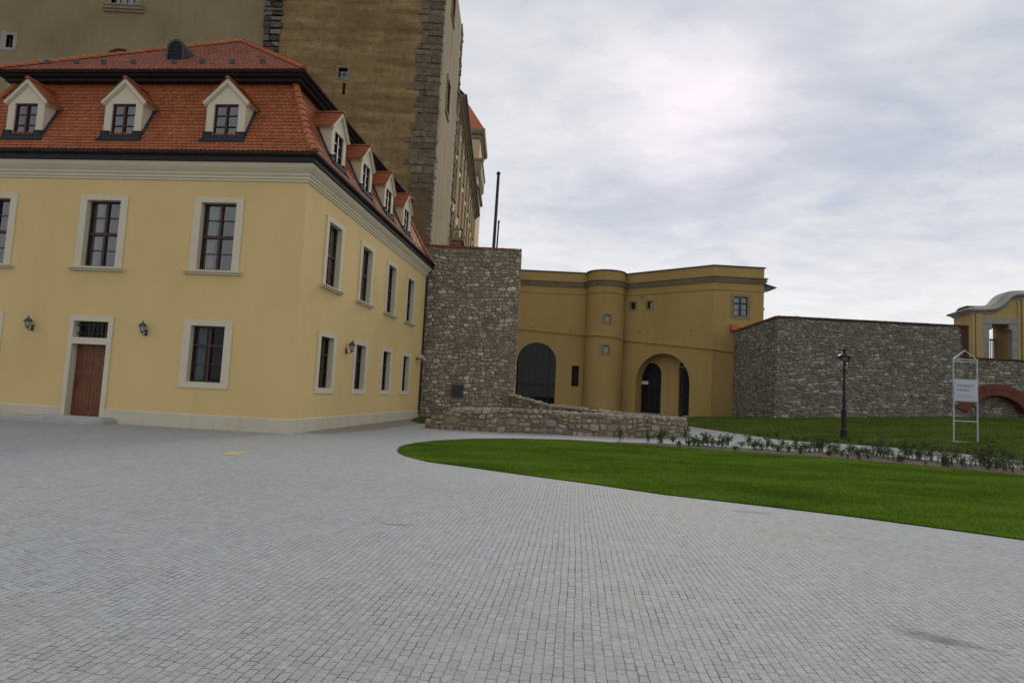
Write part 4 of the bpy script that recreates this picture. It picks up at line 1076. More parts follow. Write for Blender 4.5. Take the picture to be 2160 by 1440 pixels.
def bmap2(u, v, dd): p = B0 + Bd * (u - gs[iB]) + Bn * dd; return (p[0] - 9.5, p[1] - 62, v)
for f in fo:
    c = sum((vo[i] for i in f), Vector((0, 0))) / len(f)
    if inside(c, inner1) or inside(c, inner2): continue
    gw.add([bmap2(vo[i].x, vo[i].y, dBk - .01) for i in f], [tuple(range(len(f)))])
for poly in (inner1, inner2):
    for i in range(len(poly) - 1):
        a, c = poly[i], poly[i+1]; gw.add([bmap2(*a, dBk - .01), bmap2(*c, dBk - .01), bmap2(*c, dBk + .3), bmap2(*a, dBk + .3)], [(0, 1, 2, 3)])
gw.build('wall', MT['gate'], gh)
# mouldings: swept along the plan line
def gsweep(prof, zf, name, mat, u0=0., u1=GL):
    mb = MB(); us = sorted({u0, u1, *[float(u) for u in gs if u0 < u < u1], *[u0 + (u1 - u0) * i / 60 for i in range(61)]})
    rings = []
    for u in us:
        p, d = gpos(u); i = np.where(np.abs(gs - u) < 1e-6)[0]
        n = np.array([-d[1], d[0]]); sc_ = 1.
        if len(i) and 0 < i[0] < len(gpl) - 1:
            dprev = gpl[i[0]] - gpl[i[0]-1]; dprev = dprev / np.linalg.norm(dprev); n0_ = np.array([-dprev[1], dprev[0]]); nn = n + n0_; nn = nn / np.linalg.norm(nn); sc_ = 1 / max(.5, float(nn @ n)); n = nn
        z = zf(u); rings.append([(p[0] + n[0] * o * sc_ - 9.5, p[1] + n[1] * o * sc_ - 62, z + q) for o, q in prof])
    mb.sweep(rings); return mb.build(name, mat, gh)
gsweep([(.02, -.26), (-.14, -.24), (-.16, -.10), (-.24, -.06), (-.26, .02), (-.16, .06), (-.16, .14), (-.30, .18), (-.30, .26), (.02, .30)], lambda u: 12.93, 'cornice', MT['gatetrim'])
gsweep([(.02, -.07), (-.06, -.06), (-.07, .04), (.02, .08)], lambda u: 12.02, 'thin_moulding', MT['gate'])
gsweep([(.30, .0), (-.10, .0), (-.12, .06), (-.10, .10), (.30, .14)], lambda u: GZ, 'parapet_cap', MT['gateroof'])
usc = [float(np.clip(guv(1097, 693, iA)[0], 0, GL)), guv(1230, 706, iA)[0], guv(1318, 717, iB)[0], guv(1500, 735, iB)[0], guv(1545, 742, iC)[0]]
zsc = [guv(1097, 693, iA)[1], guv(1230, 706, iA)[1], guv(1318, 717, iB)[1], guv(1500, 735, iB)[1], guv(1545, 742, iC)[1]]
gsweep([(.02, -.13), (-.12, -.09), (-.14, .06), (.02, .13)], lambda u: float(np.interp(u, usc, zsc)), 'string_course', MT['gate'], .0, float(gs[31]) - .5)
DS = win_meshes('S', .54, .66, 1, [], .17, .17, .17, None, 'iron', 'surstone', depth=.25, fw=.05, curtains=False)
DB = win_meshes('B', 1.25, 1.75, 2, [(.66, .06), .33], .28, .24, .24, None, 'iron', 'surstone', depth=.12, fw=.08, bars=.05)
for u_, z_ in small:
    p, d = gpos(u_); place_win(DS, gh, (p[0] - 9.5, p[1] - 62, z_), math.atan2(d[1], d[0]))
p, d = gpos(bigw[0]); place_win(DB, gh, (p[0] - 9.5, p[1] - 62, bigw[1]), math.atan2(d[1], d[0]))
# glazed arch A: leaded frame
ga = MB(); ua, ub_ = uAl, uAr; wA = ub_ - ua; hwA = wA / 2; ucA = (ua + ub_) / 2; zsA = zAt - hwA
def bar(u0, u1, z0, z1, dd=.36, th=.05):
    P = [gmap(u0, z0, dd), gmap(u1, z0, dd), gmap(u1, z0, dd + th), gmap(u0, z0, dd + th)]; ga.hexa(P + [(x, y, z1) for x, y, z in P])
for i in range(0, 7):
    u_ = ua + wA * i / 6; k = u_ - ucA; zz = zsA + math.sqrt(max(0, hwA ** 2 - k * k)); th = .10 if i in (1, 5) else .045
    if i not in (0, 6): bar(u_ - th/2, u_ + th/2, .2, zz - .02)
bar(ua, ub_, 2.72, 2.92, .30, .1)
for z in np.arange(.5, 2.7, .32): bar(ua, ub_, z, z + .045)
bar(ua, ub_, zsA, zsA + .05)
gl_ = ga.build('glazed_arch', MT['iron'], gh)
p_ = MB(); p_.add([gmap(u_, z_, .40) for u_, z_ in holeA], [tuple(range(len(holeA)))]); p_.build('pane', MT['glassdarkrefl'], gl_)
p_ = MB(); P = [gmap(ua - .5, 0, .5), gmap(ub_ + .5, 0, .5), gmap(ub_ + .5, 0, 5), gmap(ua - .5, 0, 5)]; p_.hexa(P + [(x, y, zAt + .4) for x, y, z in P]); p_.build('recess', MT['dark'], gl_)
# niche
p_ = MB(); P = [gmap(n0 - .1, nz1 - .1, .38), gmap(n1 + .1, nz1 - .1, .38), gmap(n1 + .1, nz1 - .1, .5), gmap(n0 - .1, nz1 - .1, .5)]; p_.hexa(P + [(x, y, nz0 + .1) for x, y, z in P]); p_.build('slot_window', MT['dark'], gh)
# inner door; the second sheet is shade painted dark across the open arch
dk = MB()
for poly, dd in ((inner1, dBk + .25), (inner2, dBk + .28)): dk.add([bmap2(u_, z_, dd) for u_, z_ in poly], [tuple(range(len(poly)))])
dd_ = dk.build('inner_door_and_shade', MT['dark'], gh)
ib = MB()
def ibar(u0, u1, z0, z1):
    P = [bmap2(u0, z0, dBk + .14), bmap2(u1, z0, dBk + .14), bmap2(u1, z0, dBk + .2), bmap2(u0, z0, dBk + .2)]; ib.hexa(P + [(x, y, z1) for x, y, z in P])
for i in range(5): u_ = d0 + (d1 - d0) * i / 4.; ibar(u_ - .025, u_ + .025, .3, dz - .75)
for z in (.9, 1.4, 1.9, 2.4, 2.9): ibar(d0, d1, z, z + .05)
ib.build('glazing_bars', MT['iron'], dd_)
sgn = MB(); s0, sz = buv(1353, 803, dBk - 1.6); s1, sz2 = buv(1364, 810, dBk - 1.6)
s0, sz2 = buv(1352, 810, dBk); P = [bmap2(s0, sz2, dBk + .05), bmap2(s0 + .75, sz2, dBk + .05), bmap2(s0 + .75, sz2, dBk + .1), bmap2(s0, sz2, dBk + .1)]; sgn.hexa(P + [(x, y, sz2 + .32) for x, y, z in P]); sgn.build('door_plaque', MT['camwhite'], gh)
an = MB()
for (px, py, i0) in ((1123, 692, iA), (1202, 699, iA), (1350, 702, iB), (1457, 698, iB)):
    u_, z_ = guv(px, py - 2, i0); p, d = gpos(u_); c = np.array([p[0] - 9.5, p[1] - 62]); n = np.array([-d[1], d[0]])
    a_, c_ = c - n * .03, c + n * .02; an.hexa([(a_[0] - d[0]*.1, a_[1] - d[1]*.1, z_ - .1), (a_[0] + d[0]*.1, a_[1] + d[1]*.1, z_ - .1), (c_[0] + d[0]*.1, c_[1] + d[1]*.1, z_ - .1), (c_[0] - d[0]*.1, c_[1] - d[1]*.1, z_ - .1), (a_[0] - d[0]*.1, a_[1] - d[1]*.1, z_ + .1), (a_[0] + d[0]*.1, a_[1] + d[1]*.1, z_ + .1), (c_[0] + d[0]*.1, c_[1] + d[1]*.1, z_ + .1), (c_[0] - d[0]*.1, c_[1] - d[1]*.1, z_ + .1)])
an.build('wall_anchors', MT['surstone'], gh)
ub_, zb_ = guv(1355, 626, iB); p, d = gpos(ub_); n = np.array([-d[1], d[0]]); b_ = MB(); b_.lathe([(.2, -.06), (.2, .01), (.14, .02)], 14)
o = b_.build('round_vent', MT['surstone'], gh); o.location = (p[0] - 9.5, p[1] - 62, zb_); o.rotation_euler = (-PI/2, 0, math.atan2(d[1], d[0]))
# small hipped porch roof on the hidden right side
e0 = at(1614, 591, 57.6); e1 = at(1639, 607, 58.6); e2 = at(1614, 622, 57.2); zt_, zb_ = float(e0[2]), float(e1[2])
pr = MB(); x0 = 22.5; x1 = float(e1[0]); y0, y1 = 57.3, 60.5
pr.add([(x0, y0, zb_ - .25), (x1, y0 + 1.2, zb_), (x1, y1, zb_), (x0, y1 + .5, zb_ - .1), (x0, y0 + .8, zt_), (x0, y1 - .5, zt_)], [(0, 1, 4), (1, 2, 5, 4), (2, 3, 5), (0, 1, 2, 3)])
pr.add([(x0, y0, zb_ - .25), (x1, y0 + 1.2, zb_), (x0, y0 + .6, zb_ - .75)], [(0, 1, 2)], 1)
pr.add([(x1, y0 + 1.2, zb_ - .02), (x1, y1, zb_ - .02), (x0, y1, zb_ - .75), (x0, y0 + .6, zb_ - .75)], [(0, 1, 2, 3)], 1)
o = pr.build('porch_roof', [MT['slate'], MT['gatetrim']], gh); o.location = (-9.5, -62, 0)
lp = at(1613.5, 655, 58.0)
wall_lamp((22.56, 58.0, float(lp[2]) - .2), math.radians(85), 'verdigris', 'small wall lantern on the right-hand edge of the ochre gatehouse', 1.7)

# ------------------------------------------------------------------ castle
TX = -7.74; TY = 55.; TB = 72.; TH_ = 44.
ct = empty('castle_tower', (-16, 55, 0)); tag(ct, 'huge brown plastered castle tower with stone quoins rising behind the yellow house', 'castle')
ctw = lambda mb, n, m_: setattr(mb.build(n, m_, ct), 'location', (16, -55, 0))
XL = float(at(592, 50, TY)[0])
tm = MB()
def tw(px, py): P = at(px, py, TY); return float(P[0]), float(P[2])
wx, wz = tw(723.5, 154); sx_, sz_ = tw(725, 187)
hs = [(wx - .5, wx + .5, wz - .55, wz + .55), (sx_ - .13, sx_ + .13, sz_ - .55, sz_ + .55)]
rect_wall(tm, XL, TX, 0, TH_, hs, lambda u, v: (u, TY, v))
for (a, c, e, g_) in hs:
    tm.add([(a, TY, e), (c, TY, e), (c, TY, g_), (a, TY, g_), (a, TY + .5, e), (c, TY + .5, e), (c, TY + .5, g_), (a, TY + .5, g_)], [(0, 1, 5, 4), (1, 2, 6, 5), (2, 3, 7, 6), (3, 0, 4, 7)])
tm.add([(sx_ - .2, TY + .45, sz_ - .6), (sx_ + .2, TY + .45, sz_ - .6), (sx_ + .2, TY + .45, sz_ + .6), (sx_ - .2, TY + .45, sz_ + .6)], [(0, 1, 2, 3)], 1)
tm.add([(XL, TY, 0), (XL, TB, 0), (XL, TB, TH_), (XL, TY, TH_)], [(0, 1, 2, 3)]); tm.add([(XL, TY, TH_), (TX, TY, TH_), (TX, TB, TH_), (XL, TB, TH_)], [(0, 1, 2, 3)])
tm.add([(XL, TB, 0), (TX, TB, 0), (TX, TB, TH_), (XL, TB, TH_)], [(0, 1, 2, 3)])
ctw(tm, 'front_wall', [MT['castle'], MT['dark']])
sd = MB()
side = lambda px, py: on_plane(px, py, (TX, 0, 0), np.array([1., 0, 0]))
swn = []
for (pa, pb) in (((953, 48), (960, 0)), ((940, 247), (950, 190))):
    P0, P1 = side(*pa), side(*pb); swn.append((60.6, 62.9, float(P0[2]) + .6, float(P0[2]) + 4.0))
hs2 = [(a, c, e, g_) for a, c, e, g_ in swn]
zsl0, zsl1 = float(side(931, 470)[2]), float(side(931, 412)[2]); hs2.append((62.1, 62.25, zsl0, zsl1))
rect_wall(sd, TY, TB, 0, TH_, hs2, lambda u, v: (TX, u, v))
for (a, c, e, g_) in hs2:
    sd.add([(TX, a, e), (TX, c, e), (TX, c, g_), (TX, a, g_), (TX - .5, a, e), (TX - .5, c, e), (TX - .5, c, g_), (TX - .5, a, g_)], [(0, 1, 5, 4), (1, 2, 6, 5), (2, 3, 7, 6), (3, 0, 4, 7)])
    sd.add([(TX - .48, a, e), (TX - .48, c, e), (TX - .48, c, g_), (TX - .48, a, g_)], [(0, 1, 2, 3)], 1)
ctw(sd, 'side_wall', [MT['castleside'], MT['dark']])
for (a, c, e, g_) in swn:
    f = MB(); k = .22
    f.box(TX - .1, TX + .10, a - k, a, e - k, g_ + k); f.box(TX - .1, TX + .10, c, c + k, e - k, g_ + k); f.box(TX - .1, TX + .12, a, c, g_, g_ + k); f.box(TX - .1, TX + .14, a, c, e - k, e)
    f.box(TX - .40, TX - .32, (a + c)/2 - .06, (a + c)/2 + .06, e, g_); f.box(TX - .40, TX - .33, a, c, e + 2.2, e + 2.32)
    ctw(f, 'side_window', MT['wingtrim'])
# quoins
def qstone(mb, p, mi=0):   # p: x0,x1,y0,y1,z0,z1 with jittered corners
    x0, x1, y0, y1, z0, z1 = p; j = lambda: random.uniform(-.05, .05)
    mb.hexa([(x0 + j(), y0 + j(), z0 + abs(j())), (x1 + j(), y0 + j(), z0 + abs(j())), (x1 + j(), y1, z0 + abs(j())), (x0 + j(), y1, z0), (x0 + j(), y0 + j(), z1 - abs(j())), (x1 + j(), y0 + j(), z1 - abs(j())), (x1 + j(), y1, z1 - abs(j())), (x0 + j(), y1, z1)], mi)
qm = MB(); z = 19.4
while z < TH_:
    h_ = random.uniform(.42, .85); cut = random.random()
    wtot = 2.0 + random.uniform(-.25, .35); xs_ = [TX + .07]
    w0_ = random.uniform(.7, 1.5)
    o1_, o2_ = random.uniform(.05, .13), random.uniform(.04, .11)
    qstone(qm, (TX - w0_, TX + .06 + random.uniform(0, .05), TY - o1_, TY + random.choice((.5, .9, 1.3)), z + .0, z + h_ - .015))
    if wtot - w0_ > .35: qstone(qm, (TX - wtot, TX - w0_ - .05, TY - o2_, TY + .2, z + .0, z + h_ - .02))
    if random.random() < .16: qstone(qm, (TX - wtot - .55, TX - wtot - .1, TY - .09, TY + .2, z + .06, z + h_ - .06))
    z += h_
z = 10.
while z < 19.4:     # ragged stones down the side below
    h_ = random.uniform(.25, .45); qstone(qm, (TX - random.uniform(.15, .5), TX + .06, TY - random.uniform(.03, .06), TY + random.uniform(.4, 1.3), z, z + h_ - .04)); z += h_
ctw(qm, 'corner_quoins', MT['quoin']); qm = MB(); z = 10.
while z < TH_:      # far edge of the side wall
    h_ = random.uniform(.3, .6); qstone(qm, (TX - .5, TX + random.uniform(.06, .16), TB - random.uniform(.5, 1.6), TB + .08, z, z + h_ - .05)); z += h_
ctw(qm, 'edge_quoins', MT['quoin'])
ql = MB(); z = 14.
while z < TH_:
    h_ = random.uniform(.35, .7); a = XL - 1.5 - random.uniform(-.1, .15)
    w_ = random.uniform(.5, 1.0); qstone(ql, (a, a + w_ - .05, TY - .06 - random.uniform(0, .09), TY + .7, z, z + h_ - .05)); qstone(ql, (a + w_, XL + random.uniform(-.05, .25), TY - .05 - random.uniform(0, .1), TY + .7, z + random.uniform(0, .1), z + h_ - .05)); z += h_
ctw(ql, 'old_quoins', MT['quoindark'])
bp_ = MB()
pb = [tw(862, 388), tw(912, 392), tw(905, 515), tw(880, 560), tw(850, 450)]
bp_.add([(x, TY - .035, z) for x, z in pb] + [(x, TY + .02, z) for x, z in pb], [tuple(range(5))] + [(i, (i+1) % 5, 5 + (i+1) % 5, 5 + i) for i in range(5)]); ctw(bp_, 'brown_patch', MT['brown'])
# small window of the tower front
f = MB()
def fr_box(x, z, w, h, k, y0, y1):
    f.box(x - w/2 - k, x + w/2 + k, y0, y1, z + h/2, z + h/2 + k); f.box(x - w/2 - k, x + w/2 + k, y0, y1, z - h/2 - k, z - h/2); f.box(x - w/2 - k, x - w/2, y0, y1, z - h/2, z + h/2); f.box(x + w/2, x + w/2 + k, y0, y1, z - h/2, z + h/2)
fr_box(wx, wz, .86, .98, .18, TY - .03, TY + .3)
ctw(f, 'small_window', MT['surstone'])
sw_ = ct.children[-1]
f = MB(); f.box(wx - .43, wx + .43, TY + .3, TY + .36, wz - .49, wz - .43); f.box(wx - .03, wx + .03, TY + .3, TY + .36, wz - .43, wz + .49); f.box(wx - .43, wx + .43, TY + .3, TY + .36, wz - .02, wz + .04); f.build('window_frame', MT['iron'], sw_)
f = MB(); f.add([(wx - .5, TY + .34, wz - .5), (wx + .5, TY + .34, wz - .5), (wx + .5, TY + .34, wz + .5), (wx - .5, TY + .34, wz + .5)], [(0, 1, 2, 3)]); f.build('pane', MT['glass'], sw_)
f = MB(); f.box(wx - .6, wx + .6, TY + .5, TY + 1.2, wz - .6, wz + .6); f.build('recess', MT['dark'], sw_)
# left body of the castle
cb = empty('castle_block', (-40, 55.8, 0)); tag(cb, 'grey-brown plastered castle block left of the dark stone quoin strip, above the mansard roof', 'castle')
cbw = lambda mb, n, m_: setattr(mb.build(n, m_, cb), 'location', (40, -55.8, 0))
CY = 55.5
def cw(px, py): P = at(px, py, CY); return float(P[0]), float(P[2])
bx0, bzs = cw(226, 12); bx1, _ = cw(300, 12); nx0, nzt = cw(15, 74); nx1, nzb = cw(26, 101); gx0_, _ = cw(218, 114); gx1_, gzt = cw(292, 99)
hs = [(bx0 + .35, bx1 - .35, bzs + .1, bzs + 3.4), (nx0, nx1 , nzb, nzt), (gx0_ + .4, gx1_ - .4, gzt - 4, gzt - .35)]
m_ = MB(); rect_wall(m_, -75, XL - .4, 0, TH_ - 2, hs, lambda u, v: (u, CY, v))
for (a, c, e, g_) in hs:
    m_.add([(a, CY, e), (c, CY, e), (c, CY, g_), (a, CY, g_), (a, CY + .5, e), (c, CY + .5, e), (c, CY + .5, g_), (a, CY + .5, g_)], [(0, 1, 5, 4), (1, 2, 6, 5), (2, 3, 7, 6), (3, 0, 4, 7)])
m_.add([(-75, CY, TH_ - 2), (XL, CY, TH_ - 2), (XL, CY + 16, TH_ - 2), (-75, CY + 16, TH_ - 2)], [(0, 1, 2, 3)]); m_.add([(-75, CY, 0), (-75, CY + 16, 0), (-75, CY + 16, TH_ - 2), (-75, CY, TH_ - 2)], [(0, 1, 2, 3)])
cbw(m_, 'wall', MT['castleleft'])
f = MB(); xm_ = (bx0 + bx1) / 2
f.box(bx0 + .05, bx0 + .35, CY - .05, CY + .5, bzs + .05, bzs + 3.6); f.box(bx1 - .35, bx1 - .05, CY - .05, CY + .5, bzs + .05, bzs + 3.6); f.box(bx0 + .05, bx1 - .05, CY - .06, CY + .4, bzs + 3.6, bzs + 3.9)
prof = [(.0, -.62), (-.12, -.6), (-.18, -.42), (-.3, -.36), (-.34, -.14), (-.42, -.08), (-.42, .04), (.0, .05)]
f.sweep([[(x, CY + y, bzs + z) for y, z in prof] for x in (bx0 - .22, bx1 + .22)]); cbw(f, 'castle_window', MT['wingtrim']); cwn = cb.children[-1]
f = MB(); ya = CY + .28
for i in range(5): x = bx0 + .35 + (bx1 - bx0 - .7) * i / 4; f.box(x - .05, x + .05, ya, ya + .07, bzs + .05, bzs + 3.6)
for z in (.1, 1.2, 2.4): f.box(bx0 + .35, bx1 - .35, ya + .01, ya + .06, bzs + z, bzs + z + .08)
f.build('window_frame', MT['sash'], cwn)
f = MB(); f.add([(bx0 + .3, ya + .04, bzs), (bx1 - .3, ya + .04, bzs), (bx1 - .3, ya + .04, bzs + 3.6), (bx0 + .3, ya + .04, bzs + 3.6)], [(0, 1, 2, 3)]); f.build('pane', MT['glass'], cwn)
f = MB(); f.box(bx0, bx1, CY + .6, CY + .7, bzs, bzs + 3.7); f.build('curtain', MT['curtain'], cwn)
f = MB(); xn = (nx0 + nx1) / 2; k = .5
f.box(nx0 - k, nx0, CY - .03, CY + .3, nzb - .25, nzt + .3); f.box(nx1, nx1 + .35, CY - .03, CY + .3, nzb - .25, nzt + .3); f.box(nx0, nx1, CY - .032, CY + .3, nzt, nzt + .3); f.box(nx0, nx1, CY - .032, CY + .3, nzb - .25, nzb); cbw(f, 'slit_window', MT['pavstone']); slw = cb.children[-1]
f = MB(); f.box(nx0 - .2, nx1 + .2, CY + .5, CY + .6, nzb - .3, nzt + .3); f.build('recess', MT['dark'], slw)
f = MB(); ring_o = []; gxm = (gx0_ + gx1_) / 2; gw_ = (gx1_ - gx0_) / 2
def niche_ring(w, zt2, y, zb): return [(gxm - w, y, zb)] + [(gxm - w * math.cos(PI * i / 12), y, zt2 - w * .55 + w * .55 * math.sin(PI * i / 12)) for i in range(13)] + [(gxm + w, y, zb)]
f.sweep([niche_ring(gw_ + .12, gzt + .1, CY + .0, gzt - 4), niche_ring(gw_ + .1, gzt + .08, CY - .1, gzt - 4), niche_ring(gw_ - .35, gzt - .3, CY - .1, gzt - 4), niche_ring(gw_ - .42, gzt - .36, CY + .5, gzt - 4)], False); cbw(f, 'arched_niche', MT['wingtrim']); nc = cb.children[-1]
f = MB(); f.add(niche_ring(gw_ - .3, gzt - .2, CY + .45, gzt - 4), [tuple(range(15))]); f.build('recess', MT['brown'], nc)
# palace wing beyond the tower
WX = -8.35; WY0, WY1 = 72.5, 123.; EZ = 36.6
cwg = empty('castle_wing', (WX, 98, 0), .016); tag(cwg, 'far yellow castle wing with rows of windows receding behind the tower', 'castle')
def wgb(mb, n, mt_): o = mb.build(n, mt_, cwg); o.location = (-WX, -98, 0); return o
m_ = MB(); bays = 8; bw = (WY1 - WY0) / bays; flo = [(13.2, 3.0), (18.6, 3.8), (25.0, 3.8), (31.2, 2.4)]
hs = [(WY0 + bw * (i + .5) - .8, WY0 + bw * (i + .5) + .8, z, z + h_) for i in range(bays) for z, h_ in flo]
rect_wall(m_, WY0, WY1, 0, EZ, hs, lambda u, v: (WX, u, v))
m_.add([(WX, WY1, 0), (WX - 16, WY1, 0), (WX - 16, WY1, EZ), (WX, WY1, EZ)], [(0, 1, 2, 3)])
for i in range(bays + 1):
    for q in (-.55, .25): y = WY0 + bw * i + q; m_.box(WX, WX + .16, max(y, WY0), min(y + .35, WY1), 0, EZ - .8)
wgb(m_, 'wall', MT['wing'])
fr_ = MB(); k = .22; hw_ = .8
W3 = {}
for zi, (z, h_) in enumerate(flo):
    mb = MB(); mb.box(-.25, .13, -hw_ - k, -hw_, -.1, h_ + .1); mb.box(-.25, .13, hw_, hw_ + k, -.1, h_ + .1); mb.box(-.25, .15, -hw_ - k, hw_ + k, h_ + .1, h_ + .35)
    mb.box(-.25, .24, -hw_ - .35, hw_ + .35, -.28, -.1)
    mb.box(-.1, .26, -hw_ - .4, hw_ + .4, h_ + .55, h_ + .75); mb.box(-.1, .18, -hw_ - .35, hw_ + .35, h_ + .35, h_ + .55)
    mb.box(-.30, -.22, -.06, .06, 0, h_); mb.box(-.30, -.23, -hw_, hw_, h_ * .6, h_ * .6 + .1)
    me = mb.mesh('window', MT['wingtrim']); g2 = MB(); g2.add([(-.26, -hw_, 0), (-.26, hw_, 0), (-.26, hw_, h_), (-.26, -hw_, h_)], [(0, 1, 2, 3)]); gm = g2.mesh('pane', MT['dark'])
    for i in range(bays):
        o = link('window', me, cwg, (0, WY0 + bw * (i + .5) - 98, z)); link('pane', gm, o)
m_ = MB(); prof = [(-.4, -1.1), (.2, -1.0), (.25, -.7), (.5, -.6), (.55, -.35), (.9, -.2), (.95, 0), (.95, .12), (-.4, .3)]
m_.sweep([[(WX + o_, y, EZ + z) for o_, z in prof] for y in (WY0, WY1 + .8)]); wgb(m_, 'eaves', MT['wingtrim'])
m_ = MB(); m_.add([(WX + .9, WY0, EZ + .14), (WX + .9, WY1 + .8, EZ + .14), (WX - 8, WY1 - 8, EZ + 9), (WX - 8, WY0, EZ + 9), (WX - 17, WY1 + .8, EZ + .14)], [(0, 1, 2, 3), (1, 4, 2)]); wgb(m_, 'roof', MT['roofbase'])
m_ = MB(); m_.tube([(WX + 1.0, WY0, EZ + .05), (WX + 1.0, WY1 + .8, EZ + .05)], .14, 8); wgb(m_, 'gutter', MT['flash'])
# balcony
bz = float(on_plane(965, 505, (WX + .8, 0, 0), np.array([1., 0, 0]))[2]); by = WY0 + bw * .5 + 1.2
m_ = MB(); bx = WX + 1.5; bz = 19.9; ba, bb = by - 2.6, by + 2.6
m_.box(WX, bx + .1, ba - .1, bb + .1, bz - .35, bz); m_.box(WX, bx - .3, ba + .3, bb - .3, bz - .8, bz - .35)
m_.box(bx - .22, bx, ba, bb, bz + .95, bz + 1.15); m_.box(WX, bx, ba, ba + .22, bz + .952, bz + 1.152); m_.box(WX, bx, bb - .22, bb, bz + .952, bz + 1.152)
for i in range(12): y = ba + .15 + (bb - ba - .3) * i / 11; m_.lathe([(.07, bz), (.05, bz + .1), (.11, bz + .3), (.05, bz + .7), (.08, bz + .95)], 7, (bx - .11, y))
for i in range(4): x = WX + .2 + i * .36; m_.lathe([(.07, bz), (.05, bz + .1), (.11, bz + .3), (.05, bz + .7), (.08, bz + .95)], 7, (x, ba + .11))
wgb(m_, 'balcony', MT['wingtrim'])
# corner turret at the far end
TD = 127.; tr_ = at(1012, 310, TD); tl = 13.0
tur = empty('corner_turret', (float(tr_[0]) - tl / 2, TD + tl / 2, 0)); tag(tur, 'distant castle corner tower with orange pyramid roof peeking past the yellow wing', 'tower')
hh = tl / 2; zc1 = float(at(1012, 282, TD)[2]); zc2 = float(at(1012, 345, TD)[2]); zc3 = float(at(1012, 372, TD)[2])
m_ = MB(); m_.box(-hh, hh, -hh, hh, 0, zc1); m_.build('shaft', MT['wing'], tur)
def sq_ring(o, z): return [(-hh - o, -hh - o, z), (hh + o, -hh - o, z), (hh + o, hh + o, z), (-hh - o, hh + o, z)]
for nm, zc, pf in (('cornice', zc1, [(0, -1.2), (.25, -1.1), (.3, -.5), (.75, -.2), (.95, .3), (.95, .8), (-.1, .9)]), ('band', zc2, [(0, -2.6), (.25, -2.5), (.55, -1.9), (.6, .3), (.8, .5), (.8, .9), (0, 1.1)]), ('lower_band', zc3 - 2, [(0, -.6), (.5, -.3), (.5, .2), (0, .4)])):
    m_ = MB(); m_.sweep([sq_ring(o_, zc + z) for o_, z in pf], True, cap=False); m_.build(nm, MT['wingtrim'], tur)
m_ = MB(); m_.add(sq_ring(.7, zc1 + .9) + [(0, 0, zc1 + 13.5)], [(0, 1, 4), (1, 2, 4), (2, 3, 4), (3, 0, 4)]); m_.build('roof', MT['ridge'], tur)
m_ = MB(); m_.lathe([(.55, 0), (.55, .12), (.3, .14)], 14); o = m_.build('round_window', MT['dark'], tur); o.location = (hh - 2.0, -hh + .02, zc1 - 4); o.rotation_euler = (PI/2, 0, 0)

# ------------------------------------------------------------------ ground
def sheet(name, poly, dz, mat, step=None, label=None, kind='structure', local=False):
    """triangulated ground sheet inside a polygon, following the terrain"""
    poly = [tuple(map(float, p[:2])) for p in poly]
    pts = [Vector(p) for p in poly]; k = len(poly)
    P = np.array(poly)
    if step:
        x0, y0 = P.min(0); x1, y1 = P.max(0)
        for x in np.arange(x0, x1, step):
            for y in np.arange(y0, y1, step):
                if inside((x + .01, y + .013), poly): pts.append(Vector((float(x + .01), float(y + .013))))
    vo, eo, fo, *_ = delaunay_2d_cdt(pts, [(i, (i+1) % k) for i in range(k)], [], 1, 1e-4)
    X = np.array([(v.x, v.y) for v in vo]); z = terr(X[:, 0], X[:, 1]) + dz
    mb = MB()
    if local:
        c, s = math.cos(YAW), math.sin(YAW); xx = X - np.array(HC[:2]); Xl = np.stack([xx[:, 0] * c + xx[:, 1] * s, -xx[:, 0] * s + xx[:, 1] * c], -1)
        mb.add([(*p, q) for p, q in zip(Xl, z)], fo); o = mb.build(name, mat); o.location = HC; o.rotation_euler = (0, 0, YAW)
    else:
        mb.add([(*p, q) for p, q in zip(X, z)], fo); o = mb.build(name, mat)
    o.data.polygons.foreach_set('use_smooth', [True] * len(o.data.polygons))
    return tag(o, label, None, None, kind)
def loc2(P): c, s = math.cos(YAW), math.sin(YAW); x, y = P[0] - HC[0], P[1] - HC[1]; return (x * c + y * s, -x * s + y * c)
s1 = loc2(ground(1985, 1347)); s2 = loc2(ground(1585, 1079)); s3 = loc2(ground(842, 1106))
m_ = MB(); m_.add([(-1500, -1500, -.4), (1500, -1500, -.4), (1500, 1500, -.4), (-1500, 1500, -.4)], [(0, 1, 2, 3)]); tag(m_.build('ground', MT['soil']), None, None, None, 'structure')
paving = setts('granite_setts', .064, .105, (.360, .374, .376), (.38, .33, .215), stains=[(s1[0], s1[1], .42, .15, -.6, .8), (s2[0], s2[1], .4, .16, 0., .6), (s3[0], s3[1], .25, .08, 0, .7)])
sheet('plaza', [(-45, -12), (45, -12), (50, 30), (46, 70), (-45, 70)], 0., paving, 1.5, local=True)
pale = setts('pale_setts', .07, .085, (.375, .375, .365), (.40, .36, .28), patch=False)
lf = [(838, 950), (841, 944), (852, 939.5), (880, 934), (930, 929), (1000, 926), (1080, 925.5), (1200, 928), (1300, 934), (1450, 944), (1600, 955), (1720, 963), (1900, 978), (2050, 992), (2160, 1003)]
ln_ = [(2160, 1139), (2000, 1117), (1800, 1090), (1600, 1066), (1400, 1043), (1250, 1021), (1100, 1001), (1000, 987), (900, 973.5), (852, 961), (841, 955)]
far = [ground(*p)[:2] for p in lf]; near = [ground(*p)[:2] for p in ln_]
dF = np.array(far[-1]) - np.array(far[-2]); dF /= np.linalg.norm(dF); dN = np.array(near[0]) - np.array(near[1]); dN /= np.linalg.norm(dN)
lawnp = far + [tuple(np.array(far[-1]) + dF * 9), tuple(np.array(near[0]) + dN * 9)] + near
lawn = sheet('lawn', lawnp, .018, MT['lawn'], 1.2)
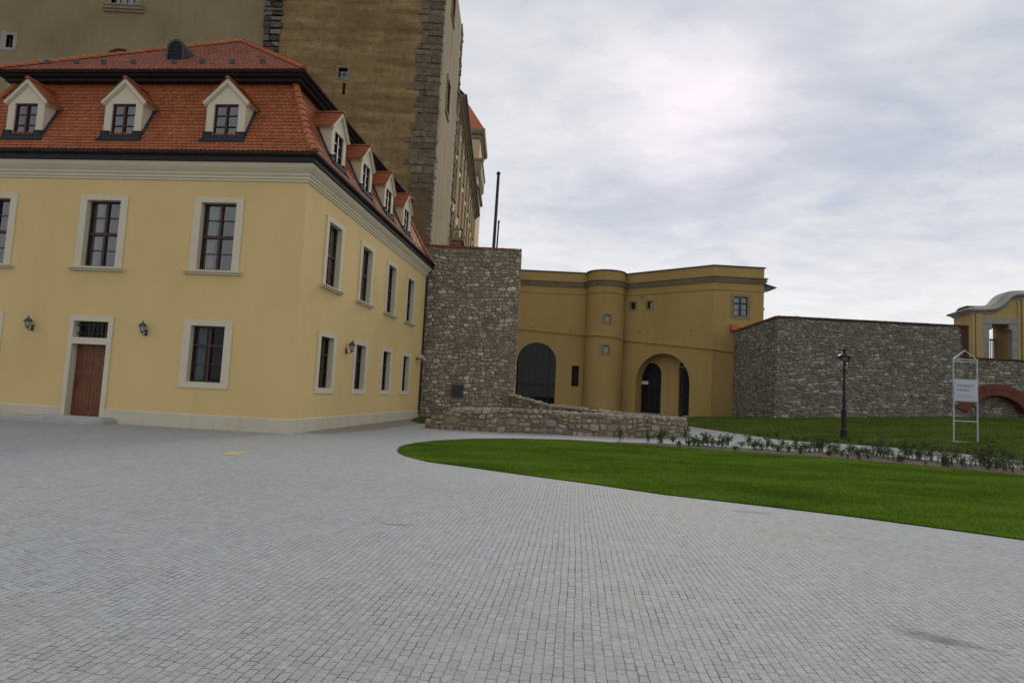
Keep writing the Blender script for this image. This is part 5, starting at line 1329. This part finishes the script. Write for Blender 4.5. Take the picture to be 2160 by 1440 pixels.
# bed with shrubs behind the lawn, then the path, then the grass bank
bedf = [ground(*p)[:2] for p in ((1300, 932), (1450, 938), (1600, 947), (1720, 953), (1900, 966), (2050, 979), (2160, 988))]
bedp = [ground(*p)[:2] for p in ((1300, 934.5), (1450, 944.5), (1600, 955.5), (1720, 963.5), (1900, 978.5), (2050, 992.5), (2160, 1003.5))]
dB = np.array(bedf[-1]) - np.array(bedf[-2]); dB /= np.linalg.norm(dB)
sheet('shrub_bed', bedp + [tuple(np.array(bedp[-1]) + dF * 9), tuple(np.array(bedf[-1]) + dB * 9)] + bedf[::-1], .02, MT['soil'], 1.5)
pfar = [ground(*p)[:2] for p in ((1452, 899), (1520, 909), (1620, 924), (1700, 932), (1780, 936), (1900, 945), (2030, 957), (2160, 972))]
dP = np.array(pfar[-1]) - np.array(pfar[-2]); dP /= np.linalg.norm(dP)
pathn = [ground(*p)[:2] for p in ((905, 905), (960, 908), (1080, 913), (1290, 922), (1400, 926), (1452, 918))]
pathf = [ground(*p)[:2] for p in ((900, 930), (1000, 924.5), (1080, 924), (1200, 926.5))]
sheet('path', pathn + pfar + [tuple(np.array(pfar[-1]) + dP * 12), tuple(np.array(bedf[-1]) + dB * 10)] + bedf[::-1] + pathf[::-1], .006, pale, 1.0, local=True)
bankp = pfar + [tuple(np.array(pfar[-1]) + dP * 14), (48, 10), (48, 46.5), (Lx + .3, 46.2), (20.6, 57), (17.6, 57.2)] + [tuple(ground(*p)[:2]) for p in ((1462, 880),)] + [(13.6, 50.), (11.6, 42), (10.2, 36)]
sheet('grass_bank', bankp, .03, MT['bank'], 1.5)
patch = [ground(*p)[:2] for p in ((866, 888), (885, 893), (925, 893), (945, 884), (905, 880), (880, 881))]
sheet('grass_patch', patch, .025, MT['bank'])
strip = [to_world(.03, 1.2), to_world(.9, 1.0), to_world(1.6, 5), to_world(1.5, 10), to_world(1.7, 15), to_world(2.2, 17.5), to_world(.03, 17.5)]
sheet('gravel_strip', strip, .006, MT['gravel'])
# worn yellow paint mark
m_, t, b = nt('worn_yellow_paint'); f = noise(t, objco(t), 9, 5, .7)
L(t, ramp(t, f, [(.44, (.34, .33, .31)), (.52, (.50, .42, .04))]), b.inputs['Base Color']); b.inputs['Roughness'].default_value = .8
mk = [ground(*p)[:2] for p in ((468, 957), (485, 951), (500, 953), (527, 950), (515, 955), (500, 960), (478, 959))]
sheet('painted_mark', mk, .004, m_)

# grass blades -------------------------------------------------------------
def blades(name, poly, n, h, w, mat, zoff, weight=None):
    P = np.array(poly, float); x0, y0 = P.min(0); x1, y1 = P.max(0); pts = np.zeros((0, 2))
    while len(pts) < n:
        c = np.stack([rng.uniform(x0, x1, n), rng.uniform(y0, y1, n)], -1); ins = np.zeros(n, bool); j = len(P) - 1
        for i in range(len(P)):
            yi, yj, xi, xj = P[i, 1], P[j, 1], P[i, 0], P[j, 0]
            cond = ((yi > c[:, 1]) != (yj > c[:, 1])) & (c[:, 0] < (xj - xi) * (c[:, 1] - yi) / (yj - yi + 1e-12) + xi); ins ^= cond; j = i
        if weight is not None: ins &= rng.random(n) < weight(c)
        pts = np.r_[pts, c[ins]]
    pts = pts[:n]; z = terr(pts[:, 0], pts[:, 1]) + zoff
    a = rng.uniform(0, 2*PI, n); hh = h * rng.uniform(.5, 1.25, n); ww = w * rng.uniform(.6, 1.3, n); la = rng.uniform(0, 2*PI, n); le = hh * rng.uniform(.1, .8, n)
    V = np.zeros((n, 3, 3)); V[:, 0, 0] = pts[:, 0] - np.cos(a) * ww; V[:, 0, 1] = pts[:, 1] - np.sin(a) * ww; V[:, 1, 0] = pts[:, 0] + np.cos(a) * ww; V[:, 1, 1] = pts[:, 1] + np.sin(a) * ww
    V[:, 0, 2] = V[:, 1, 2] = z - .01; V[:, 2, 0] = pts[:, 0] + np.cos(la) * le; V[:, 2, 1] = pts[:, 1] + np.sin(la) * le; V[:, 2, 2] = z + hh
    me = bpy.data.meshes.new(name); me.vertices.add(3*n); me.vertices.foreach_set('co', V.ravel()); me.loops.add(3*n); me.loops.foreach_set('vertex_index', np.arange(3*n, dtype=np.int32))
    me.polygons.add(n); me.polygons.foreach_set('loop_start', np.arange(0, 3*n, 3, dtype=np.int32)); me.polygons.foreach_set('loop_total', np.full(n, 3, np.int32)); me.materials.append(mat); me.update(calc_edges=True); me.validate()
    o = link(name, me); return tag(o, None, None, None, 'stuff')
wn_ = lambda c: np.clip(1.25 - (np.hypot(c[:, 0], c[:, 1]) - 9) / 22, .25, 1)
blades('grass', lawnp, 380000, .026, .0042, MT['lawn'], .018, wn_)
bk = lambda c: (np.clip(1.5 - np.hypot(c[:, 0], c[:, 1]) / 50, .25, 1)) * (c[:, 0] < c[:, 1] * .95)
blades('bank_grass', bankp, 120000, .07, .011, MT['bank'], .03, bk)
blades('tuft_grass', patch, 2500, .07, .012, MT['bank'], .025)

# ------------------------------------------------------------------ street lamps
def lamp_base():
    r = empty('street_lamp')
    p_ = MB(); p_.lathe([(.19, 0), (.19, .10), (.165, .13), (.165, .42), (.18, .45), (.13, .50), (.115, .60), (.115, 1.35), (.135, 1.38), (.135, 1.45), (.095, 1.50), (.085, 1.65), (.085, 1.9), (.10, 1.93), (.10, 1.98), (.07, 2.02), (.056, 3.25), (.075, 3.28), (.08, 3.33), (.05, 3.37), (.05, 3.42)], 12)
    p_.build('pole', MT['iron'], r)
    c = MB(); z0, z1 = 3.48, 4.14
    for k in range(6):
        th = k * PI / 3; c.tube([(.09 * math.cos(th), .09 * math.sin(th), z0), (.265 * math.cos(th), .265 * math.sin(th), z1)], .013, 5)
    c.lathe([(.05, 3.40), (.10, 3.44), (.11, 3.48), (.11, 3.50), (.05, 3.51)], 6); 
    zr = z0 + .23
    rr = .09 + .175 * .23 / .66
    for k in range(6):
        a0, a1 = k * PI / 3, (k + 1) * PI / 3; c.tube([(rr * math.cos(a0), rr * math.sin(a0), zr), (rr * math.cos(a1), rr * math.sin(a1), zr)], .013, 5); c.tube([(.265 * math.cos(a0), .265 * math.sin(a0), z1), (.265 * math.cos(a1), .265 * math.sin(a1), z1)], .02, 5)
    c.tube([(0, 0, 3.5), (0, 0, 3.95)], .022, 8)
    c.build('lantern_cage', MT['iron'], r)
    g = MB(); vs = [(q * math.cos(k * PI / 3), q * math.sin(k * PI / 3), z) for q, z in ((.082, z0 + .01), (.255, z1 - .01)) for k in range(6)]
    g.add(vs, [(k, (k+1) % 6, 6 + (k+1) % 6, 6 + k) for k in range(6)]); g.build('lantern_glass', MT['glassclear'], r)
    h_ = MB(); h_.lathe([(.33, 4.10), (.345, 4.14), (.30, 4.19), (.20, 4.25), (.14, 4.33), (.085, 4.35), (.085, 4.48), (.105, 4.50), (.105, 4.53), (.04, 4.56), (.025, 4.60), (.03, 4.63), (.008, 4.70)], 12); h_.build('lantern_roof', MT['iron'], r)
    return r
l1 = lamp_base(); lpos = ground(1780, 926); l1.location = (lpos[0], lpos[1], lpos[2]); l1.rotation_euler = (0, 0, .3)
tag(l1, 'black cast-iron street lamp on the grass bank in front of the rubble bastion', 'street lamp', 'street lamps with glass lanterns')
l2 = copy_tree(l1); l2.location = (14.57, 53.7, tz(14.57, 53.7)); tag(l2, 'black street lamp standing in the dark archway of the ochre gatehouse', 'street lamp', 'street lamps with glass lanterns')

# ------------------------------------------------------------------ sign frame
sp_ = ground(2037, 933); SD = 29.0; sl, sr_ = at(2012, 932, SD), at(2062.5, 935, SD); zg = min(sl[2], sr_[2])
sgx = (sl[0] + sr_[0]) / 2; sw2 = (sr_[0] - sl[0]) / 2
sg_ = empty('sign_frame', (float(sgx), SD, tz(sgx, SD))); tag(sg_, 'white tubular sign frame with gabled top and a printed panel, on the grass bank', 'sign')
zg0 = tz(sgx, SD); zz = lambda py: float(at(2038, py, SD)[2]) - zg0
f = MB(); tb = .045
for sx in (-1, 1):
    for y in (0,): f.box(sx * sw2 - tb/2, sx * sw2 + tb/2, y - tb/2, y + tb/2, -.2, zz(757))
    f.tube([(sx * sw2, 0, zz(758)), (0, 0, zz(739))], tb * .55, 6)
for y in (0,):
    for py in (758, 763, 801, 846, 888): f.box(-sw2 + tb/2, sw2 - tb/2, y - tb/2 + .002, y + tb/2 - .002, zz(py) - tb/2, zz(py) + tb/2)
f.box(-sw2 + tb/2, sw2 - tb/2, -.05, .05, .01, .05)
for sx in (-1, 1): f.box(sx * sw2 - .05, sx * sw2 + .05, -.3, .3, .0, .03)
f.build('frame', MT['white'], sg_)
pn = MB(); pz1, pz0 = zz(801.5), zz(845); pn.box(-sw2 + .02, sw2 - .02, -.05, -.028, pz0, pz1); panel = pn.build('panel', MT['panel'], sg_)
def text(body, x, z, size, mk, shear=0.3):
    c = bpy.data.curves.new('lettering', 'FONT'); c.body = body; c.size = size; c.shear = shear; c.extrude = .002; c.materials.append(MT[mk]); c.space_character = .95
    o = bpy.data.objects.new('lettering', c); COL.objects.link(o); bpy.context.view_layer.update()
    me = bpy.data.meshes.new_from_object(o.evaluated_get(bpy.context.evaluated_depsgraph_get())); bpy.data.objects.remove(o); o = bpy.data.objects.new('lettering', me); COL.objects.link(o); o.parent = panel; o.location = (x, -.053, z); o.rotation_euler = (PI/2, 0, 0); return o
pw_ = 2 * sw2 - .04; ph_ = pz1 - pz0
text('Kamenný', -sw2 + .09, pz1 - ph_ * .33, .215, 'ink'); text('svedok', -sw2 + .09, pz1 - ph_ * .54, .215, 'ink')
dt = MB(); random.seed(4)
for r_, (n0_, n1_) in enumerate(((0, .9), (0, .8), (0, .62))):
    x = -sw2 + .10; z = pz1 - ph_ * (.75 + .06 * r_)
    while x < -sw2 + .1 + (pw_ - .2) * n1_:
        w_ = random.uniform(.02, .075); dt.box(x, x + w_, -.053, -.0505, z, z + .022); x += w_ + .016
dt.build('small_print', MT['ink2'], panel)

# ------------------------------------------------------------------ shrubs
def shrub_meshes(seed, hgt, spread, nst, nleaf, leafm, ls, bare=.0):
    R = random.Random(seed); st = MB(); lf_ = MB()
    tips = []
    for i in range(nst):
        a = R.uniform(0, 2*PI); l = hgt * R.uniform(.55, 1.05); sp2 = spread * R.uniform(.15, 1); p = [(.04 * math.cos(a), .04 * math.sin(a), -.05)]
        for k in range(1, 5):
            q = k / 4; p.append((math.cos(a) * sp2 * q ** 1.3 + R.uniform(-.03, .03) * hgt, math.sin(a) * sp2 * q ** 1.3 + R.uniform(-.03, .03) * hgt, l * q))
        st.tube(p, [.008, .007, .006, .005, .003], 4); tips.append(p)
        for b2 in range(2):
            k = R.randint(2, 3); base = Vector(p[k]); d = Vector((R.uniform(-1, 1), R.uniform(-1, 1), R.uniform(.2, .9))).normalized() * hgt * R.uniform(.15, .3)
            st.tube([base, base + d * .5 + Vector((0, 0, .01)), base + d], [.005, .004, .002], 4); tips.append([tuple(base), tuple(base + d*.5), tuple(base + d)])
    for i in range(nleaf):
        p = R.choice(tips); q = R.uniform(bare, 1) * (len(p) - 1); k = min(int(q), len(p) - 2); c = Vector(p[k]).lerp(Vector(p[k+1]), q - k)
        c += Vector((R.gauss(0, 1), R.gauss(0, 1), R.gauss(0, .7))) * .035 * (1 + hgt)
        n = Vector((R.gauss(0, 1), R.gauss(0, 1), R.gauss(.6, .6))).normalized(); a = n.orthogonal().normalized(); th = R.uniform(0, 2*PI); u = a * math.cos(th) + n.cross(a) * math.sin(th); w = n.cross(u); s_ = ls * R.uniform(.6, 1.3)
        lf_.add([c - u * s_, c + w * s_ * .45 - u * s_ * .1, c + u * s_ + n * s_ * .2, c - w * s_ * .45 - u * s_ * .1], [(0, 1, 2, 3)])
    return st.mesh('stem', MT['stem']), lf_.mesh('foliage', MT[leafm])
SV = [shrub_meshes(1, .46, .26, 7, 210, 'leaf', .042), shrub_meshes(2, .55, .22, 6, 190, 'leaf', .045), shrub_meshes(3, .34, .24, 6, 150, 'leaf', .038),
      shrub_meshes(4, .72, .34, 8, 250, 'leafdark', .036, .1), shrub_meshes(5, .95, .34, 7, 150, 'leafdark', .034, .25), shrub_meshes(6, .60, .40, 9, 260, 'leafdark', .038), shrub_meshes(7, 1.15, .30, 5, 90, 'leafdark', .034, .4), shrub_meshes(8, .42, .36, 8, 200, 'leafdark', .036)]
random.seed(21)
def shrub(px, py, v, label, group, s=1.0):
    P = ground(px, py); o = empty('shrub', (P[0], P[1], P[2]), random.uniform(0, 6)); s *= random.uniform(.85, 1.2); o.scale = (s, s, s * random.uniform(.9, 1.1))
    tag(o, label, 'shrub', group); link('stem', SV[v][0], o); link('foliage', SV[v][1], o)
x = 1300
shrub(1308, 929, 1, 'small lone green shrub at the lawn edge in front of the low ruin', None, .8)
shrub(1368, 932, 1, 'upright green shrub just past the lone one in front of the ruin', None, .95)
shrub(1394, 934, 0, 'bushiest green shrub in front of the end of the ruin', None, 1.35)
GL1 = 'low bright green shrub in the bed between ruin end and street lamp'
x = 1420
while x < 1700:
    t_ = (x - 1420) / 280; yl = 942 + t_ * 20; yt = 930 + t_ * 17
    shrub(x, random.uniform(yt, yl), random.choice((0, 1, 2)), GL1, 'low green shrubs between the ruin and the lamp', random.uniform(.75, 1.1)); x += random.uniform(8, 15)
GL2 = 'dark twiggy shrub in the bed along the lawn near the street lamp'
x = 1700
while x < 1885:
    t_ = (x - 1700) / 185; yl = 961 + t_ * 14; yt = 950 + t_ * 13
    shrub(x, random.uniform(yt, yl), random.choice((3, 5, 7, 2)), GL2, 'dark shrubs near the lamp', random.uniform(.55, 1.0)); x += random.uniform(6, 12)
GL3 = 'tall straggly shrub in the bed along the lawn in front of the sign'
x = 1885
while x < 2175:
    t_ = (x - 1885) / 275; yl = 976 + t_ * 24; yt = 964 + t_ * 20
    shrub(x, random.uniform(yt, yl), random.choice((3, 4, 5, 6, 7, 7)), GL3, 'straggly shrubs in front of the sign', random.uniform(.55, 1.15)); x += random.uniform(6, 13)
# rough weeds along the upper edge of the path
GL4 = 'low weed clump at the upper edge of the path below the grass bank'
x = 1600
while x < 2165:
    py = float(np.interp(x, [1520, 1620, 1700, 1780, 1900, 2030, 2160], [909, 924, 932, 936, 945, 957, 972])) - random.uniform(0, 3)
    shrub(x, py, random.choice((2, 7, 5)), GL4, 'weeds at the upper path edge', random.uniform(.45, .75)); x += random.uniform(16, 34)

# ------------------------------------------------------------------ light and sky
sd_ = Vector(tuple(ray(1460, 245))).normalized(); el = math.asin(sd_.z); az = math.atan2(sd_.x, sd_.y)
sun = bpy.data.lights.new('sun', 'SUN'); sun.energy = 1.6; sun.angle = math.radians(22); sun.color = (1, .95, .88)
so = bpy.data.objects.new('sun', sun); COL.objects.link(so); so.rotation_euler = (-sd_).to_track_quat('-Z', 'Y').to_euler()
wd_ = bpy.data.worlds.new('World'); sc.world = wd_; wd_.use_nodes = True; t = wd_.node_tree; t.nodes.clear()
out = N(t, 'ShaderNodeOutputWorld'); bg = N(t, 'ShaderNodeBackground'); L(t, bg.outputs[0], out.inputs[0])
sky = N(t, 'ShaderNodeTexSky', sky_type='NISHITA'); sky.sun_disc = False; sky.sun_elevation = el; sky.sun_rotation = az; sky.air_density = 1.0; sky.dust_density = 0.
tc = N(t, 'ShaderNodeTexCoord'); sx = N(t, 'ShaderNodeSeparateXYZ'); L(t, tc.outputs['Generated'], sx.inputs[0])
zc_ = math_(t, 'MAXIMUM', sx.outputs[2], 0.0); den = math_(t, 'ADD', zc_, .16)
cb_ = N(t, 'ShaderNodeCombineXYZ'); L(t, math_(t, 'DIVIDE', sx.outputs[0], den), cb_.inputs[0]); L(t, math_(t, 'DIVIDE', sx.outputs[1], den), cb_.inputs[1])
mp_ = N(t, 'ShaderNodeMapping'); mp_.inputs['Rotation'].default_value = (0, 0, .5); mp_.inputs['Scale'].default_value = (.9, 1.2, 1); mp_.inputs['Location'].default_value = (3.1, 1.7, 0); L(t, cb_.outputs[0], mp_.inputs[0])
n1 = noise(t, mp_.outputs[0], .9, 7, .55, .6); n2 = noise(t, mp_.outputs[0], 3.6, 8, .62, .5)
n3 = noise(t, mp_.outputs[0], 9, 6, .6, .2)
nn = math_(t, 'ADD', math_(t, 'ADD', math_(t, 'MULTIPLY', n1, .58), math_(t, 'MULTIPLY', n2, .30)), math_(t, 'MULTIPLY', n3, .12))
nn = math_(t, 'MULTIPLY_ADD', math_(t, 'SUBTRACT', nn, .5), 1.35, .5)
S = 9.6
cl = ramp(t, nn, [(.28, (.51, .555, .65)), (.43, (.62, .655, .73)), (.55, (.75, .76, .805)), (.70, (.91, .895, .91))])
hz = ramp(t, zc_, [(0., 1.), (.12, .9), (.24, .5), (.42, .0)])
hcl = ramp(t, nn, [(.36, (.68, .71, .81)), (.45, (.86, .86, .89)), (.56, (.97, .95, .96))])
cl = mix(t, hz, cl, hcl)
vd_ = N(t, 'ShaderNodeVectorMath', operation='DOT_PRODUCT'); nm_ = N(t, 'ShaderNodeVectorMath', operation='NORMALIZE'); L(t, tc.outputs['Generated'], nm_.inputs[0]); L(t, nm_.outputs[0], vd_.inputs[0]); vd_.inputs[1].default_value = tuple(sd_)
gw2 = ramp(t, math_(t, 'ADD', vd_.outputs['Value'], math_(t, 'MULTIPLY', math_(t, 'SUBTRACT', nn, .5), .022)), [(.968, 0.), (.988, .13), (.9955, .5), (.9988, 1.)])
cl = mix(t, gw2, cl, (1.08, .98, 1.05))
clb = N(t, 'ShaderNodeVectorMath', operation='SCALE'); L(t, cl, clb.inputs[0]); clb.inputs['Scale'].default_value = S
mixs = mix(t, .97, sky.outputs[0], clb.outputs[0])
L(t, mixs, bg.inputs[0]); bg.inputs[1].default_value = .1
sc.render.film_transparent = False
sc.cycles.max_bounces = 6; sc.cycles.diffuse_bounces = 3; sc.cycles.glossy_bounces = 3; sc.cycles.transparent_max_bounces = 12
sc.cycles.use_denoising = True
